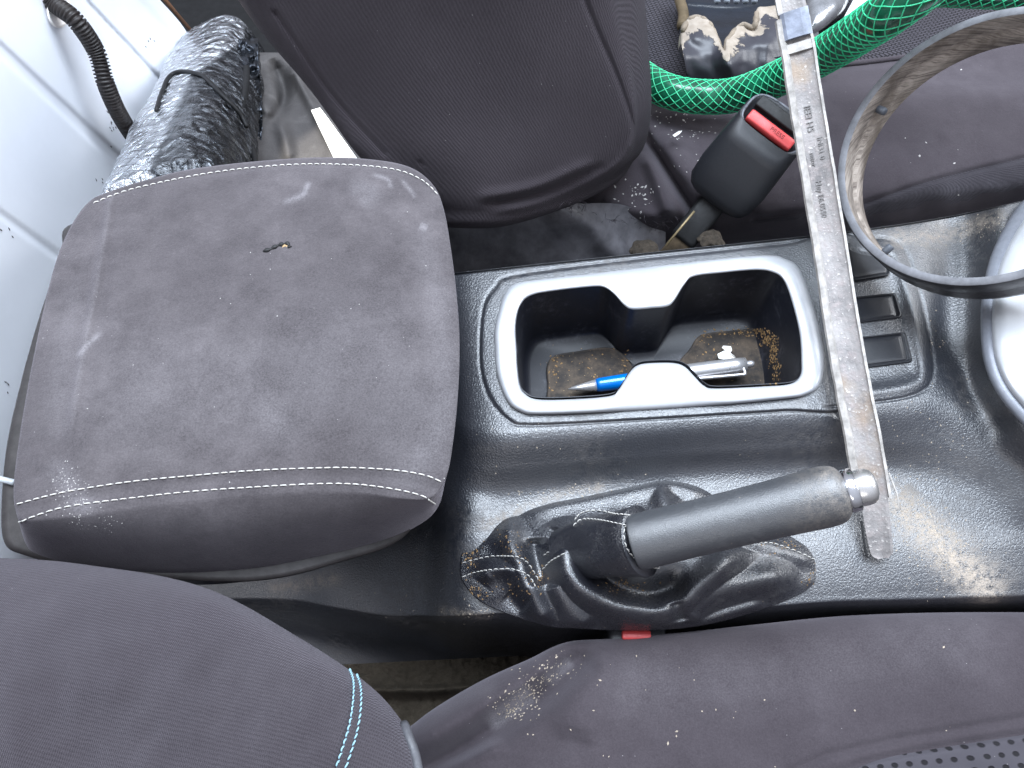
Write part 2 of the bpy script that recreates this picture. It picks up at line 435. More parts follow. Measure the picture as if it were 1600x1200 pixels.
dark_refl = m.math('MULTIPLY', dka.outputs['Fac'], m.ramp(m.math('ADD', m.noise(80, 4, .7), m.noise(14, 2)), .75, 1.15, (1, 1, 1, 1), (.8, .8, .8, 1)))  # darkens the foil colour where it would mirror dark surroundings
FOIL = m.set(m.mix(dark_refl, m.mix(m.ramp(wv.outputs['Fac'], .4, .6), m.mix(a, (.45, .48, .53), (.97, .98, 1.0)), (.25, .26, .28)), (.035, .038, .045)), .2, 1.0, m.bump(m.math('ADD', m.math('ADD', a, vz), m.math('MULTIPLY', wv.outputs['Fac'], .25)), .0065, 1.0), .5)
BLACK = plain('matt_black', (.008, .008, .009), .6, sc=80)
CONDM = plain('black_conduit', (.018, .013, .012), .5, sc=80)
BAG = fabric('grey_bag_cloth', (.05, .046, .046), (.17, .16, .155), weave='suede', amt=.8, spk=False, sheen=0)
WHITE = plain('white_sheet', (.8, .8, .76), .6, sc=40, var=.1)
CHROME = plain('worn_chrome', (.7, .7, .72), .14, 1.0, sc=50, var=.2, nz=.0002)
SATIN = plain('satin_steel', (.72, .70, .68), .30, .9, sc=60, var=.25, nz=.0001)
GRIP = leather('grip_rubber', (.034, .037, .042), dust=.7, rough=.42, grain=900, gd=.00012, dustc=(.15, .15, .15))
PENS = plain('pen_silver', (.62, .61, .62), .3, .7, sc=200, var=.1, nz=.00003)
PENB = plain('pen_blue', (.0, .20, .75), .15, .3, sc=100, var=.1, nz=.00003, Coat_Weight=.8)
CRUMB = plain('brown_crumbs', (.33, .20, .085), .85, sc=300, var=.6)
SAND = plain('pale_sand', (.50, .42, .33), .9, sc=300, var=.5)
LINT = plain('white_lint', (.52, .50, .48), .9, sc=300, var=.3)
PAPER = plain('torn_paper', (.80, .78, .74), .9, sc=200, var=.15)

# ------------------------------------------------------------------ floor and wall panel
fl = mesh('floor', [(-1.6, -1.2, -.42), (1.6, -1.2, -.42), (1.6, 1.6, -.42), (-1.6, 1.6, -.42)], [(0, 1, 2, 3)], DARKC, smooth=False)
prop(fl, 'dark cabin floor seen in the gaps behind the seats', None, None, 'structure')
def walld(px, py):
    h = np.zeros(np.shape(px))
    for ln, w, d in (([(-20, 58), (190, 255), (260, 320)], 9, -.004), ([(128, -5), (262, 138), (330, 210)], 4, -.004), ([(-60, 290), (90, 400)], 6, -.0025)):
        dd, _ = sd(px, py, ln); h += np.exp(-(dd / w) ** 4) * d
    dd, _ = sd(px, py, [(215, -40), (330, 90)]); h += np.exp(-(dd / 22) ** 4) * .006
    dd, _ = sd(px, py, [(60, -40), (200, 120), (300, 230)]); h += np.exp(-(dd / 26) ** 4) * .003
    return h
wx = -.46
rows = [[(x * 1.0, y, wx) for x in (-260, -140, -40, 40, 120, 200, 252 + (y) * .85)] for y in (-200, -60, 60, 200, 350, 600, 900, 1300)]
for r in rows:
    r[-1] = (min(252 + max(r[-1][1], -60) * .75, 330), r[-1][1], wx)
wall = patch('wall_panel', rows, 200, 260, WALL, None, walld, PX)
prop(wall, 'white painted ribbed metal panel behind the armrest', 'wall panel', None)
del wall['category']; wall['kind'] = 'structure'
# edge trim where the panel ends
e = MB(); e.tube([PX(250, -10, wx + .002), PX(275, 20, wx + .002), PX(302, 52, wx + .002)], .0025, 8)
eo = e.build('edge_seal', plain('brown_seal', (.16, .07, .03), .7), wall)
# scuffs on the panel
sc_ = MB()
for cx, cy, n, sx, sy in ((175, 195, 12, 5, 18), (160, 285, 4, 8, 6), (25, 360, 2, 12, 4), (30, 385, 1, 6, 6), (10, 600, 3, 3, 30), (235, 60, 4, 6, 8)):
    for _ in range(n):
        x, y = random.gauss(cx, sx), random.gauss(cy, sy); h = hit([wall], x, y)
        if h: 
            d = np.array([0, random.gauss(0, .3), 1.0]); d /= np.linalg.norm(d); 
            sc_.tube([h[0] + np.array([.0006, 0, 0]) - d * .0016, h[0] + np.array([.0007, 0, 0]), h[0] + np.array([.0006, 0, 0]) + d * random.uniform(.0005, .003)], [.0002, .0006, .0002], 5)
sc_.build('scuff_marks', plain('scuff', (.16, .15, .16), .8), wall)['kind'] = 'stuff'
# cable hole as a raised disc, its pale colour standing in for daylight
a = np.linspace(0, 2 * math.pi, 40, endpoint=False)
R0 = np.array([PX(92 + 19 * math.cos(t), 14 + 30 * math.sin(t), wx + .003) for t in a])
R1 = np.array([PX(92 + 16 * math.cos(t), 14 + 27 * math.sin(t), wx + .0045) for t in a])
R2 = np.array([PX(92 + 15 * math.cos(t), 14 + 26 * math.sin(t), wx + .003) for t in a])
loft('cable_hole', [R0, R1, R2], plain('hole_daylight_tone', (.95, .90, .86), .5, var=.05), wall)

# corrugated conduit
cpath = cr([PX(72, -14, wx + .004), PX(84, 5, wx + .008), PX(118, 32, wx + .028), PX(150, 80, wx + .034), PX(165, 130, wx + .036), PX(186, 178, wx + .034), PX(216, 224, wx + .03), PX(250, 265, wx + .02), PX(290, 320, wx + .02)], 420)
s = np.r_[0, np.cumsum(np.linalg.norm(np.diff(cpath, axis=0), axis=1))]
v, f = tubegeo(cpath, .0080 + .0011 * np.sign(np.sin(s / .0034 * 2 * math.pi)) , 16)
cond = mesh('cable_conduit', v, f, CONDM)
prop(cond, 'black corrugated cable conduit coming out of the white panel', 'conduit')

# ------------------------------------------------------------------ foil roll
a0 = P(275, 330, -.05); a1 = P(352, 62, -.26)
fr = thing('foil_roll', P(275, 330, -.1), 'crinkled silver foil insulation roll standing between panel and seat', 'insulation roll')
ang = np.linspace(0, 2 * math.pi, 120, endpoint=False); T = (a1 - a0); L = np.linalg.norm(T); T /= L
Nn = np.cross(T, [0, 0, 1.]); Nn /= np.linalg.norm(Nn); Bn = np.cross(T, Nn)
rings = []
for i, t in enumerate(np.linspace(0, 1, 110)):
    rr = .060 * (1 - .10 * t) * (1 if t < .86 else math.sqrt(max(1 - ((t - .86) / .14) ** 2 * .92, 0.03)))
    ring = []
    for q in ang:
        e_ = 2 / 3.4; q2 = q + .35; cq_, sq_ = math.cos(q2), math.sin(q2); ux, uy = math.copysign(abs(cq_) ** e_, cq_), math.copysign(abs(sq_) ** e_, sq_)
        ux, uy = ux * math.cos(-.35) - uy * math.sin(-.35), ux * math.sin(-.35) + uy * math.cos(-.35)
        c = a0 + T * L * t; d = ux * Nn * .98 + uy * Bn * .72
        p = c + d * rr; nn = noise.fractal(Vector(p) * 55, 1, 2, 3) * .0018 + noise.noise(Vector(p) * 14) * .006
        ring.append(p + d * nn)
    rings.append(np.array(ring))
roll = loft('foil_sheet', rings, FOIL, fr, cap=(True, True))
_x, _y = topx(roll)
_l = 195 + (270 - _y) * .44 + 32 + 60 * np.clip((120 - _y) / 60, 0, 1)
_da = roll.data.attributes.new('dark', 'FLOAT', 'POINT'); _da.data.foreach_set('value', np.clip((_x - _l) / 8, 0, 1).astype(np.float32))  # right side painted dark in place of a reflection, left strip kept bright
def strap(name, line, r, parent, objs, lift=.002, mat=BLACK, flat=True):
    pts = []
    for x, y in cr(line, 40):
        h = hit(objs, x, y)
        if h: pts.append(h[0] + h[1] * lift)
    m = MB(); m.tube(np.array(pts), r, 8); return m.build(name, mat, parent)
strap('strap', [(246, 175), (255, 145), (268, 120), (290, 114), (318, 122), (345, 150), (372, 178), (384, 200)], .0022, fr, [roll])
mm = MB(); mm.tube(cr([P(372, 60, -.20), P(384, 105, -.16), P(378, 160, -.12), P(358, 215, -.09), P(340, 262, -.06), P(332, 300, -.05)], 50), .0048, 10)
mm.build('strap', BLACK, fr)
mm = MB(); mm.tube(cr([P(355, 120, -.18), P(380, 190, -.14), P(398, 245, -.1), P(400, 290, -.08)], 40), .003, 8); mm.build('strap', BLACK, fr)
# second dark foil piece beside it
def fd(px, py): return vnoise(px, py, 18, 11, 4) * .010
f2 = patch('foil_flap', [[(x, y, -.16 + (x - 380) * -.0002) for x in (372, 385, 402, 412 - abs(y - 180) * .1)] for y in (60, 130, 200, 300)], 50, 90, plain('dark_foil', (.10, .11, .13), .25, .9, nz=.002, sc=60, var=.8), fr, fd)
orient_up(f2)

# crumpled bag behind the seat
def bagd(px, py):
    return (vnoise(px, py, 75, 5, 1) * .03 + ridge(px, py, [(400, 150), (440, 200), (455, 260)], 12, .02) + ridge(px, py, [(455, 100), (480, 150), (530, 240)], 9, .025)
            - ridge(px, py, [(425, 90), (445, 150), (420, 200)], 10, .025))
bag = patch('crumpled_bag', [[(x, y, -.24 + (y - 80) * .0005) for x in (388, 430, 480, 540, 620)] for y in (82, 120, 180, 240, 330)], 110, 110, BAG, None, bagd)
prop(bag, 'crumpled grey cloth bag stuffed behind the seat backrest', 'bag')
def shd(px, py): return vnoise(px, py, 80, 9, 2) * .006
shv = [P(486, 172, -.115), P(500, 168, -.11), P(560, 250, -.11), P(580, 290, -.11), P(548, 300, -.12), P(520, 240, -.12)]
sheet = mesh('white_card', shv + [p - np.array([0, 0, .003]) for p in shv], [tuple(range(6)), tuple(range(11, 5, -1))] + [(i, (i + 1) % 6, 6 + (i + 1) % 6, 6 + i) for i in range(6)], WHITE, smooth=False)
prop(sheet, 'sunlit white card edge wedged between the bag and the seat', 'card')

# ------------------------------------------------------------------ centre console
cc = thing('center_console', P(1030, 560, -.2), 'black grained plastic car center console with silver cup holder trim and padded armrest', 'center console')
X = [260, 440, 520, 600, 660, 700, 740, 800, 900, 1000, 1100, 1200, 1300, 1400, 1480, 1540, 1600, 1700, 1820]
def col(vals): return np.interp(X, [v[0] for v in vals], [v[1] for v in vals])
yE = col([(440, 452), (710, 425), (900, 405), (1260, 368), (1400, 350), (1500, 334), (1600, 312), (1820, 262)])
y1 = col([(440, 640), (700, 668), (760, 690), (900, 678), (1100, 662), (1280, 650), (1400, 640), (1480, 640), (1600, 690), (1820, 760)])
y2 = col([(440, 760), (700, 775), (760, 772), (900, 758), (1100, 742), (1300, 735), (1400, 735), (1500, 750), (1600, 790), (1820, 860)])
y5 = col([(440, 860), (1820, 860)])
y3 = col([(440, 940), (600, 965), (700, 966), (800, 962), (900, 972), (1000, 968), (1100, 962), (1200, 952), (1300, 944), (1450, 940), (1600, 935), (1820, 930)])
z1 = col([(440, -.10), (600, -.06), (700, -.018), (740, -.006), (800, 0), (1820, 0)])
z2 = col([(440, -.13), (600, -.10), (660, -.06), (710, -.036), (760, -.032), (1300, -.032), (1450, -.026), (1600, -.02), (1820, -.01)])
z5 = col([(440, -.15), (600, -.115), (660, -.085), (700, -.052), (740, -.038), (1200, -.036), (1450, -.032), (1600, -.030), (1820, -.03)])
z3 = col([(440, -.17), (600, -.14), (660, -.11), (700, -.072), (740, -.050), (800, -.044), (1200, -.042), (1450, -.040), (1820, -.036)])
zE = col([(440, -.08), (640, -.03), (700, -.012), (740, -.004), (800, 0), (1820, 0)])
rows = []
def addrow(y, z): rows.append([(X[i], y[i], z[i]) for i in range(len(X))])
addrow(yE + 30, zE - .13); addrow(yE + 3, zE - .012); addrow(yE + 5, zE - .002); addrow(yE + 16, zE); addrow(yE * .6 + y1 * .4, zE * .6 + z1 * .4)
addrow(yE * .15 + y1 * .85, z1 + .0005); addrow(y1, z1 - .0015); addrow(y1 * .5 + y2 * .5, z1 * .5 + z2 * .5); addrow(y2, z2); addrow(y2 * .5 + y5 * .5, z5 * .7 + z2 * .3)
addrow(y5, z5); addrow(y3 - 18, z3 * .8 + z5 * .2); addrow(y3, z3 - .004); addrow(y3 + 14, z3 - .03); addrow(y3 + 45, np.minimum(z3 - .11, -.15)); addrow(y3 + 95, z3 * 0 - .29)
inner = [(807,550),(805.5,509),(812,479),(829,462),(870,454),(926,448),(945,449.5),(960,460),(975,477),(988,483.6),(1016,482),(1042.5,479),(1054,469),(1069,445),(1084,432),(1132,426),(1181,422),(1207,425.5),(1224,437.5),(1237,471),(1249,520),(1252,565),(1250,587),(1234,600),(1189,604),(1117,607),(1099,602),(1084,587),(1069,572.5),(1050,567),(1012,567.6),(994,572),(982,584),(967,608),(952,619),(889,624),(840,624),(821,616),(812,602.5),(808,572)]
outer = [(773,545),(772.5,515),(778,490),(787.5,460),(806,443),(851,436),(982,421),(1132,404),(1200,399),(1226,404),(1249,419),(1267,464),(1282,520),(1288,565),(1281,602),(1260,617),(1226,623),(1132,632),(982,642),(844,647.5),(810,642),(791,625),(776,584)]
inn = arc(crc(inner, 8), 480); out = arc(crc(outer, 10), 480)
# align: start both at the same angle from the middle
def roll0(p, c=(1030, 530)):
    an = np.arctan2(p[:, 1] - c[1], p[:, 0] - c[0]); i = int(np.argmin(np.abs(np.abs(an) - math.pi))); return np.roll(p, -i, axis=0)
inn, out = roll0(inn), roll0(out)
holepoly = (inn * .45 + out * .55)
panel_o = [(1290, 388), (1360, 372), (1400, 378), (1418, 400), (1440, 470), (1458, 560), (1456, 595), (1440, 612), (1400, 624), (1330, 632), (1300, 632)]
pocr = crc(panel_o, 6)
def rim_d(px, py, poly):
    d, _ = sd(px, py, np.vstack([poly, poly[:1]])); return np.where(inside(px, py, poly), d, -d)
surr_o = crc([(750, 550), (755, 482), (774, 449), (806, 430), (982, 407), (1132, 391), (1230, 381), (1300, 376), (1318, 500), (1330, 632), (1226, 642), (1132, 648), (982, 657), (830, 664), (795, 656), (768, 626), (754, 590)], 6)
def cons_d(px, py):
    h = np.zeros(np.shape(px))
    h += ridge(px, py, [(1478, 360), (1480, 450), (1490, 560), (1560, 660)], 26, -.006, False)
    h += sstep(px - (py - 330) * .0 - 1505, 0, 70) * sstep(700 - py + (px - 1540) * .8, 0, 110) * .022
    sr = rim_d(px, py, surr_o); h += sstep(sr, -1.5, 3) * .0016
    dd = np.abs(sr); h -= np.exp(-(dd / 2.2) ** 2) * .0012
    pr = rim_d(px, py, pocr)
    h -= np.exp(-(np.abs(pr) / 2.2) ** 2) * .0014
    h += np.exp(-((pr - 16) / 9) ** 2) * .0022 * sstep(px, 1320, 1360) - sstep(pr, 18, 42) * .0025
    # moulded deck seam from surround to the right
    dd, _ = sd(px, py, [(1290, 636), (1330, 633)]); h -= np.exp(-(dd / 2) ** 2) * .001
    # soft valley in front of gear surround + round swelling left of the gaiter
    h += ridge(px, py, [(735, 800), (700, 870), (720, 950)], 30, .004, False)
    return h
deck = patch('console_body', rows, 470, 330, PLASTIC, cc, cons_d, keep=lambda x, y: ~inside(x, y, holepoly))
def deck_dust(x, y):
    return (ridge(x, y, [(1405, 790), (1450, 830), (1490, 870), (1540, 915)], 30, .9, False) + ridge(x, y, [(1400, 372), (1480, 366), (1560, 340)], 14, .4, False)
            + ridge(x, y, [(760, 820), (860, 778), (940, 762)], 9, .35, False) + ridge(x, y, [(690, 955), (760, 962)], 8, .3, False) + ridge(x, y, [(430, 920), (520, 905)], 12, .4, False))
dust_on(deck, deck_dust)
# silver trim
def PR(p, z): return P(p[:, 0], p[:, 1], z)
prof = [(0, -.004), (.0, .001), (.03, .0030), (.09, .0048), (.2, .0060), (.5, .0062), (.8, .0056), (.93, .0050), (.98, .0040), (1, .0020), (1.0, -.003)]
trim = loft('cup_holder_trim', [PR(out * (1 - t) + inn * t, z + .0015) for t, z in prof], SILVER, cc, cap=(False, False))
# dark lip inside trim, well walls, floor
cen = np.array([1030, 530.])
W0 = PR(inn, .0)
def well_ring(s, z, sm=0):
    w = W0.copy(); c = np.array([w[:, 0].mean(), w[:, 1].mean(), 0]); q = c + (w - c) * np.array([s, s, 1]); q[:, 2] = z; return q
wr = [well_ring(1.012, .004), well_ring(1.0, .0045), well_ring(.992, .001), well_ring(.985, -.01), well_ring(.965, -.03), well_ring(.94, -.055), well_ring(.92, -.062), well_ring(.88, -.065), well_ring(.4, -.065), well_ring(.02, -.065)]
well = loft('cup_well', wr, WELL, cc)
for pts in ([(858, 640), (856, 600), (855, 572), (866, 556), (900, 549), (945, 543), (966, 548), (985, 568), (993, 590), (985, 620), (960, 648), (900, 655)],
            [(1060, 572), (1078, 545), (1090, 527), (1110, 520), (1160, 515), (1192, 512), (1210, 520), (1221, 550), (1227, 590), (1224, 625), (1190, 636), (1110, 640), (1075, 620)]):
    q = crc(pts, 8); c = q.mean(0)
    loft('rubber_mat', [PR(q, -.066), PR(q, -.0625), PR(c + (q - c) * .96, -.0612), PR(c + (q - c) * .93, -.0625), PR(c + (q - c) * .5, -.0625)], MAT_RUB, cc)
# switch blanks
for (cx, cy, w_, h_, rec) in (((1352), 405, 60, 52, 0), (1350, 482, 92, 34, 0), (1362, 548, 100, 42, 1)):
    pts = np.array([(-1, -1), (1, -1), (1.12, 1), (-.9, 1.12)]) * np.array([w_ / 2, h_ / 2]) 
    th = math.radians(-6); Rm = np.array([[math.cos(th), -math.sin(th)], [math.sin(th), math.cos(th)]])
    q = pts @ Rm.T + np.array([cx, cy])
    qs = []
    for i in range(4):
        a_, b_, c_ = q[i - 1], q[i], q[(i + 1) % 4]
        u1 = (a_ - b_) / np.linalg.norm(a_ - b_) * 5; u2 = (c_ - b_) / np.linalg.norm(c_ - b_) * 5
        for t in np.linspace(0, 1, 5): qs.append((1 - t) ** 2 * (b_ + u1) + 2 * t * (1 - t) * b_ + t * t * (b_ + u2))
    qs = np.array(qs); c0 = qs.mean(0)
    h = hit([deck], cx + 25, cy); zz = h[0][2] if h else 0
    sc2 = lambda k: c0 + (qs - c0) * (1 - k / np.array([w_, h_]).min() * 2)
    loft('switch_blank', [PR(sc2(-2.5), zz - .004), PR(sc2(-2.5), zz + .0016), PR(sc2(-1.0), zz + .0018), PR(sc2(0), zz + .0002), PR(sc2(.6), zz + .0002), PR(sc2(1.6), zz + .0010), PR(sc2(3.5), zz + .0013), PR(sc2(9), zz + .0012)], SMOOTH, cc)
# gear surround
go = [(1700, 270), (1640, 288), (1600, 312), (1572, 350), (1548, 400), (1536, 450), (1532, 500), (1536, 560), (1555, 610), (1590, 655), (1630, 690), (1700, 720), (1800, 690), (1860, 500), (1800, 320)]
q = crc(go, 10); c0 = np.array([1700, 495.])
z0 = .027
def gs(k): return c0 + (q - c0) * k
loft('gear_surround', [PR(gs(1.0), z0 - .03), PR(gs(1.0), z0), PR(gs(.99), z0 + .004), PR(gs(.97), z0 + .006), PR(gs(.93), z0 + .0080), PR(gs(.88), z0 + .009), PR(gs(.80), z0 + .009)],
     plain('grey_surround', (.20, .21, .24), .38, .2, sc=200, var=.15, nz=.0001), cc)
loft('gear_surround_face', [PR(gs(.90), z0 + .0070), PR(gs(.885), z0 + .0110), PR(gs(.85), z0 + .0140), PR(gs(.75), z0 + .0165), PR(gs(.4), z0 + .018), PR(gs(.05), z0 + .018)], SILVER, cc)

# armrest lid -----------------------------------------------------
top_o = [(136, 318), (180, 296), (240, 278), (300, 264), (400, 252), (500, 246), (580, 249), (640, 261), (676, 288), (693, 325), (704, 385), (713, 455), (718, 530), (716, 610), (708, 690), (697, 745), (672, 778), (620, 778), (560, 770), (460, 770), (360, 778), (240, 790), (120, 806), (40, 812), (24, 795), (22, 750), (34, 660), (52, 560), (76, 450), (100, 375)]
bot_o = [(150, 345), (190, 325), (245, 308), (300, 295), (400, 285), (500, 280), (575, 284), (630, 298), (660, 320), (678, 350), (690, 410), (698, 475), (704, 545), (702, 620), (698, 700), (694, 760), (682, 796), (655, 820), (600, 846), (500, 872), (390, 892), (250, 898), (130, 886), (60, 868), (38, 845), (30, 790), (44, 700), (62, 600), (86, 500), (110, 410)]
to = crc(top_o, 12); bo = crc(bot_o, 12); c0 = np.array([380, 520.])
def am_d(px, py):
    h = ridge(px, py, [(182, 250), (158, 400), (128, 560), (106, 700)], 7, .0016, True)
    h += ridge(px, py, [(20, 800), (200, 765), (400, 747), (560, 744), (640, 752), (690, 768)], 9, -.0012, False)
    h += ridge(px, py, [(140, 316), (240, 287), (400, 262), (520, 257), (610, 263), (670, 292), (690, 320)], 4, -.0008, False)
    h += vnoise(px, py, 150, 2, 2) * .0022
    return h
armz = .070
def ar(k, z, t=0):
    pz = to * (1 - t) + bo * t; pz = c0 + (pz - c0) * k
    # the lid climbs slightly towards the back
    zz = z + .0 * pz[:, 0]
    zz = zz + am_d(pz[:, 0], pz[:, 1]) * (1 - t)
    return PR(pz, zz)
rg = []
for t, z in ((1.0, -.004), (.97, .004), (.9, .012), (.75, .026), (.6, .039), (.45, .050), (.3, .059), (.15, .0655), (.05, .069), (0, .0705)): rg.append(ar(1, z, t))
for k in np.r_[np.linspace(.99, .8, 22), np.linspace(.79, .03, 60)]:
    rg.append(ar(k, .0705 + .0085 * (1 - k ** 2.4) ** .9))
lid = loft('armrest_lid', rg, SUEDE, cc)
prop(lid, 'padded charcoal suede armrest lid with cream stitching')
stitches('stitching', [lid], [(26, 788), (100, 769), (200, 753), (300, 743), (400, 735), (500, 731), (560, 731), (620, 735), (665, 743), (692, 754)], THREAD, lid)
stitches('stitching', [lid], [(30, 815), (100, 793), (200, 779), (300, 768), (400, 761), (500, 756), (560, 757), (620, 765), (660, 775), (680, 787)], THREAD, lid)
stitches('stitching', [lid], [(146, 318), (190, 301), (240, 288), (320, 272), (400, 262), (480, 257), (560, 259), (620, 266), (660, 282), (686, 306)], THREAD, lid)
dust_on(lid, lambda x, y: .55 * (ridge(x, y, [(230, 620), (420, 600), (600, 560), (640, 660)], 110, .30, False) + ridge(x, y, [(660, 380), (690, 500), (690, 660), (640, 745)], 22, .22, False)
    + ridge(x, y, [(160, 520), (140, 535), (118, 560)], 4, .8) + ridge(x, y, [(483, 282), (478, 296), (470, 306), (440, 318)], 4, 1) + ridge(x, y, [(120, 420), (100, 560), (80, 700)], 24, .2)
    + ridge(x, y, [(580, 272), (605, 280), (612, 296)], 3, .8) + ridge(x, y, [(625, 278), (640, 296), (650, 310)], 3, .8) + ridge(x, y, [(540, 290), (580, 300), (560, 320)], 14, .35) + ridge(x, y, [(655, 352), (668, 358)], 5, .8)
    + ridge(x, y, [(95, 740), (130, 790)], 22, .5, False) + ridge(x, y, [(182, 250), (158, 400), (128, 560), (106, 700)], 3, .35) + ridge(x, y, [(420, 650), (440, 670)], 26, .25, False)
    + ridge(x, y, [(680, 795), (640, 820), (600, 832)], 10, .3, False)))
# burnt tear in the lid
t_ = MB(); pts = [hit([lid], x, y) for x, y in cr([(411, 393), (422, 390), (432, 385), (441, 382), (449, 381), (453, 387)], 26)]
t_.tube(np.array([h[0] + h[1] * .0001 for h in pts]), [.0005 + .0013 * abs(math.sin(i * .55)) for i in range(26)], 7)
t_.build('tear', BLACK, lid)
h = hit([lid], 446, 384); grit('tear_foam', [lid], [(446, 384, 1.6, 1, 5)], plain('tan_foam', (.50, .34, .18), .9), .0016, lid)
# lower storage bin under lid, seen at left
binp = [(128, 345), (95, 400), (60, 500), (32, 600), (10, 700), (2, 800), (8, 850), (40, 868), (130, 892), (260, 905), (400, 908), (520, 882), (640, 830), (660, 700), (640, 420), (400, 330)]
q = crc(binp, 10); cq = np.array([380, 620.])
bp = lambda k, z: PR(cq + (q - cq) * k, z)
bin_ = loft('storage_bin', [bp(.95, -.30), bp(.98, -.06), bp(1.0, -.004), bp(.995, .003), bp(.97, .004), bp(.5, .004)], plain('dusty_brown_plastic', (.035, .030, .030), .6, sc=60, var=.5), cc)
mm = MB(); mm.tube([P(-6, 747, .006), P(22, 754, .008)], .0022, 8); mm.build('hinge_pin', plain('pale_pin', (.55, .58, .6), .4), cc)
# ribbed edge below lid (front side)
mm = MB(); pth = cr([P(250, 903, -.004), P(330, 905, -.004), P(420, 896, -.004), P(480, 883, -.004), P(530, 866, -.004)], 60); mm.tube(pth, .0035, 10)
mm.build('lid_seal', PLASTIC, cc)

# ------------------------------------------------------------------ handbrake
hb = thing('handbrake', P(1000, 880, -.035), 'handbrake lever with worn black grip and chrome button over a creased leather gaiter', 'handbrake')
gout = [(718, 885), (726, 850), (760, 826), (795, 803), (850, 786), (918, 772), (985, 757), (1045, 746), (1110, 764), (1170, 800), (1220, 822), (1262, 838), (1284, 862), (1288, 888), (1278, 912), (1240, 934), (1180, 956), (1110, 975), (1040, 984), (960, 985), (900, 982), (858, 979), (800, 962), (750, 940), (724, 912)]
q = crc(gout, 14); cq = np.array([1000, 868.])
def gz(k): return -.040 + .034 * (1 - k ** 1.7)
def g_d(px, py):
    h = np.zeros(np.shape(px))
    def rd(l, w, a, t=True):
        return ridge(px, py, l, w, a, t)
    # two long folds at the rear end
    h = np.maximum(h, rd([(800, 800), (796, 846), (815, 890), (838, 945), (860, 982)], 19, .012))
    h = np.maximum(h, rd([(752, 912), (768, 892), (797, 890), (822, 915), (852, 968)], 15, .009))
    # the big lip swinging round below the lever
    h = np.maximum(h, rd([(905, 806), (884, 850), (896, 905), (945, 940), (1015, 956), (1062, 944), (1108, 905), (1142, 868), (1150, 850)], 26, .017))
    h = np.maximum(h, rd([(800, 806), (860, 786), (918, 776), (985, 764), (1040, 753), (1085, 762), (1130, 792)], 20, .009))
    h = np.maximum(h, rd([(1035, 750), (1036, 775), (1052, 800)], 18, .010))
    h = np.maximum(h, rd([(868, 905), (885, 945), (925, 985)], 22, .008))
    h = np.maximum(h, rd([(1072, 985), (1088, 948), (1125, 924), (1185, 908), (1250, 898)], 22, .010))
    h = np.maximum(h, rd([(1040, 992), (1120, 968), (1200, 946)], 14, .005))
    h = np.maximum(h, rd([(1150, 840), (1205, 852), (1282, 884)], 13, .0035))
    h -= rd([(836, 840), (838, 875), (846, 915)], 17, .009)
    h -= rd([(930, 890), (965, 918), (1010, 928), (1050, 920)], 18, .012, False)
    h -= rd([(792, 925), (822, 952)], 14, .005)
    h -= rd([(1055, 940), (1064, 972)], 10, .006)
    h -= rd([(872, 825), (860, 862)], 12, .005)
    h += rd([(742, 878), (800, 874), (824, 884)], 4, .0010) + rd([(742, 895), (790, 890), (815, 896)], 4, .0010)
    return h + vnoise(px, py, 60, 21, 2) * .0022

rg = []
for k in np.r_[[1.0], np.linspace(.995, .02, 130)]:
    p = cq + (q - cq) * k; w = 1 - np.clip((k - .90) / .10, 0, 1) ** 2
    rg.append(PR(p, gz(k) + g_d(p[:, 0], p[:, 1]) * w + (0 if k < 1 else -.006)))
gaiter = loft('gaiter', rg, GAITER, hb)
# inner sleeve climbing to the grip
sl = cr([P(888, 862, -.022), P(925, 856, -.006), P(962, 850, .012), P(990, 847, .0245), P(1004, 845, .029)], 34)
T, Nv, Bv = frames(sl); ang = np.linspace(0, 2 * math.pi, 72, endpoint=False); rings = []
for i in range(len(sl)):
    t = i / (len(sl) - 1); r = .0225 - .0015 * t - (.004 * (1 - t) ** 2)
    rr = np.array([r + .0012 * math.sin(3 * a_ + t * 5) * (1 - t) + .0018 * noise.noise(Vector((math.cos(a_) * 1.5, math.sin(a_) * 1.5, t * 3))) for a_ in ang])
    if t > .93: rr = rr + .0012
    rings.append(sl[i] + rr[:, None] * (np.cos(ang)[:, None] * Nv[i] + np.sin(ang)[:, None] * Bv[i]))
sleeve = loft('gaiter_sleeve', rings, GAITER, hb, cap=(False, True))
stitches('stitching', [gaiter, sleeve], [(898, 812), (910, 801), (935, 798), (960, 803), (985, 805)], THREAD, sleeve, .0042, .0031, .00032)
stitches('stitching', [gaiter, sleeve], [(896, 822), (910, 812), (940, 813), (975, 820), (984, 821)], THREAD, sleeve, .0042, .0031, .00032)
stitches('stitching', [sleeve, gaiter], [(985, 806), (974, 830), (978, 855), (992, 873), (1015, 886), (1035, 888)], THREAD, sleeve, .0042, .0031, .00032)
for ln in ([(722, 880), (745, 874), (775, 869), (805, 870), (822, 878), (832, 892), (842, 908)], [(722, 902), (745, 894), (785, 889), (812, 892), (828, 903), (840, 925)], [(850, 868), (862, 860), (884, 850)], [(848, 890), (862, 876), (884, 864)], [(1185, 848), (1210, 850), (1245, 862), (1280, 878)]):
    stitches('stitching', [gaiter], ln, THREAD, gaiter, .0044, .0032, .00030)
ga = P(992, 848, .032); gb = P(1322, 768, .080)
pr = [(0, .0140), (.0, .0165), (.02, .0172), (.1, .0172), (.3, .0168), (.55, .0168), (.75, .0172), (.88, .0176), (.94, .0172), (.975, .0155), (.995, .0125), (1.0, .0108)]
pr2 = []
pp = cr(np.array(pr), 90)
grip = lathe('grip', ga, gb, [tuple(x) for x in pp], GRIP, hb, 64, (1.0, 1.05))
ax = (gb - ga) / np.linalg.norm(gb - ga)
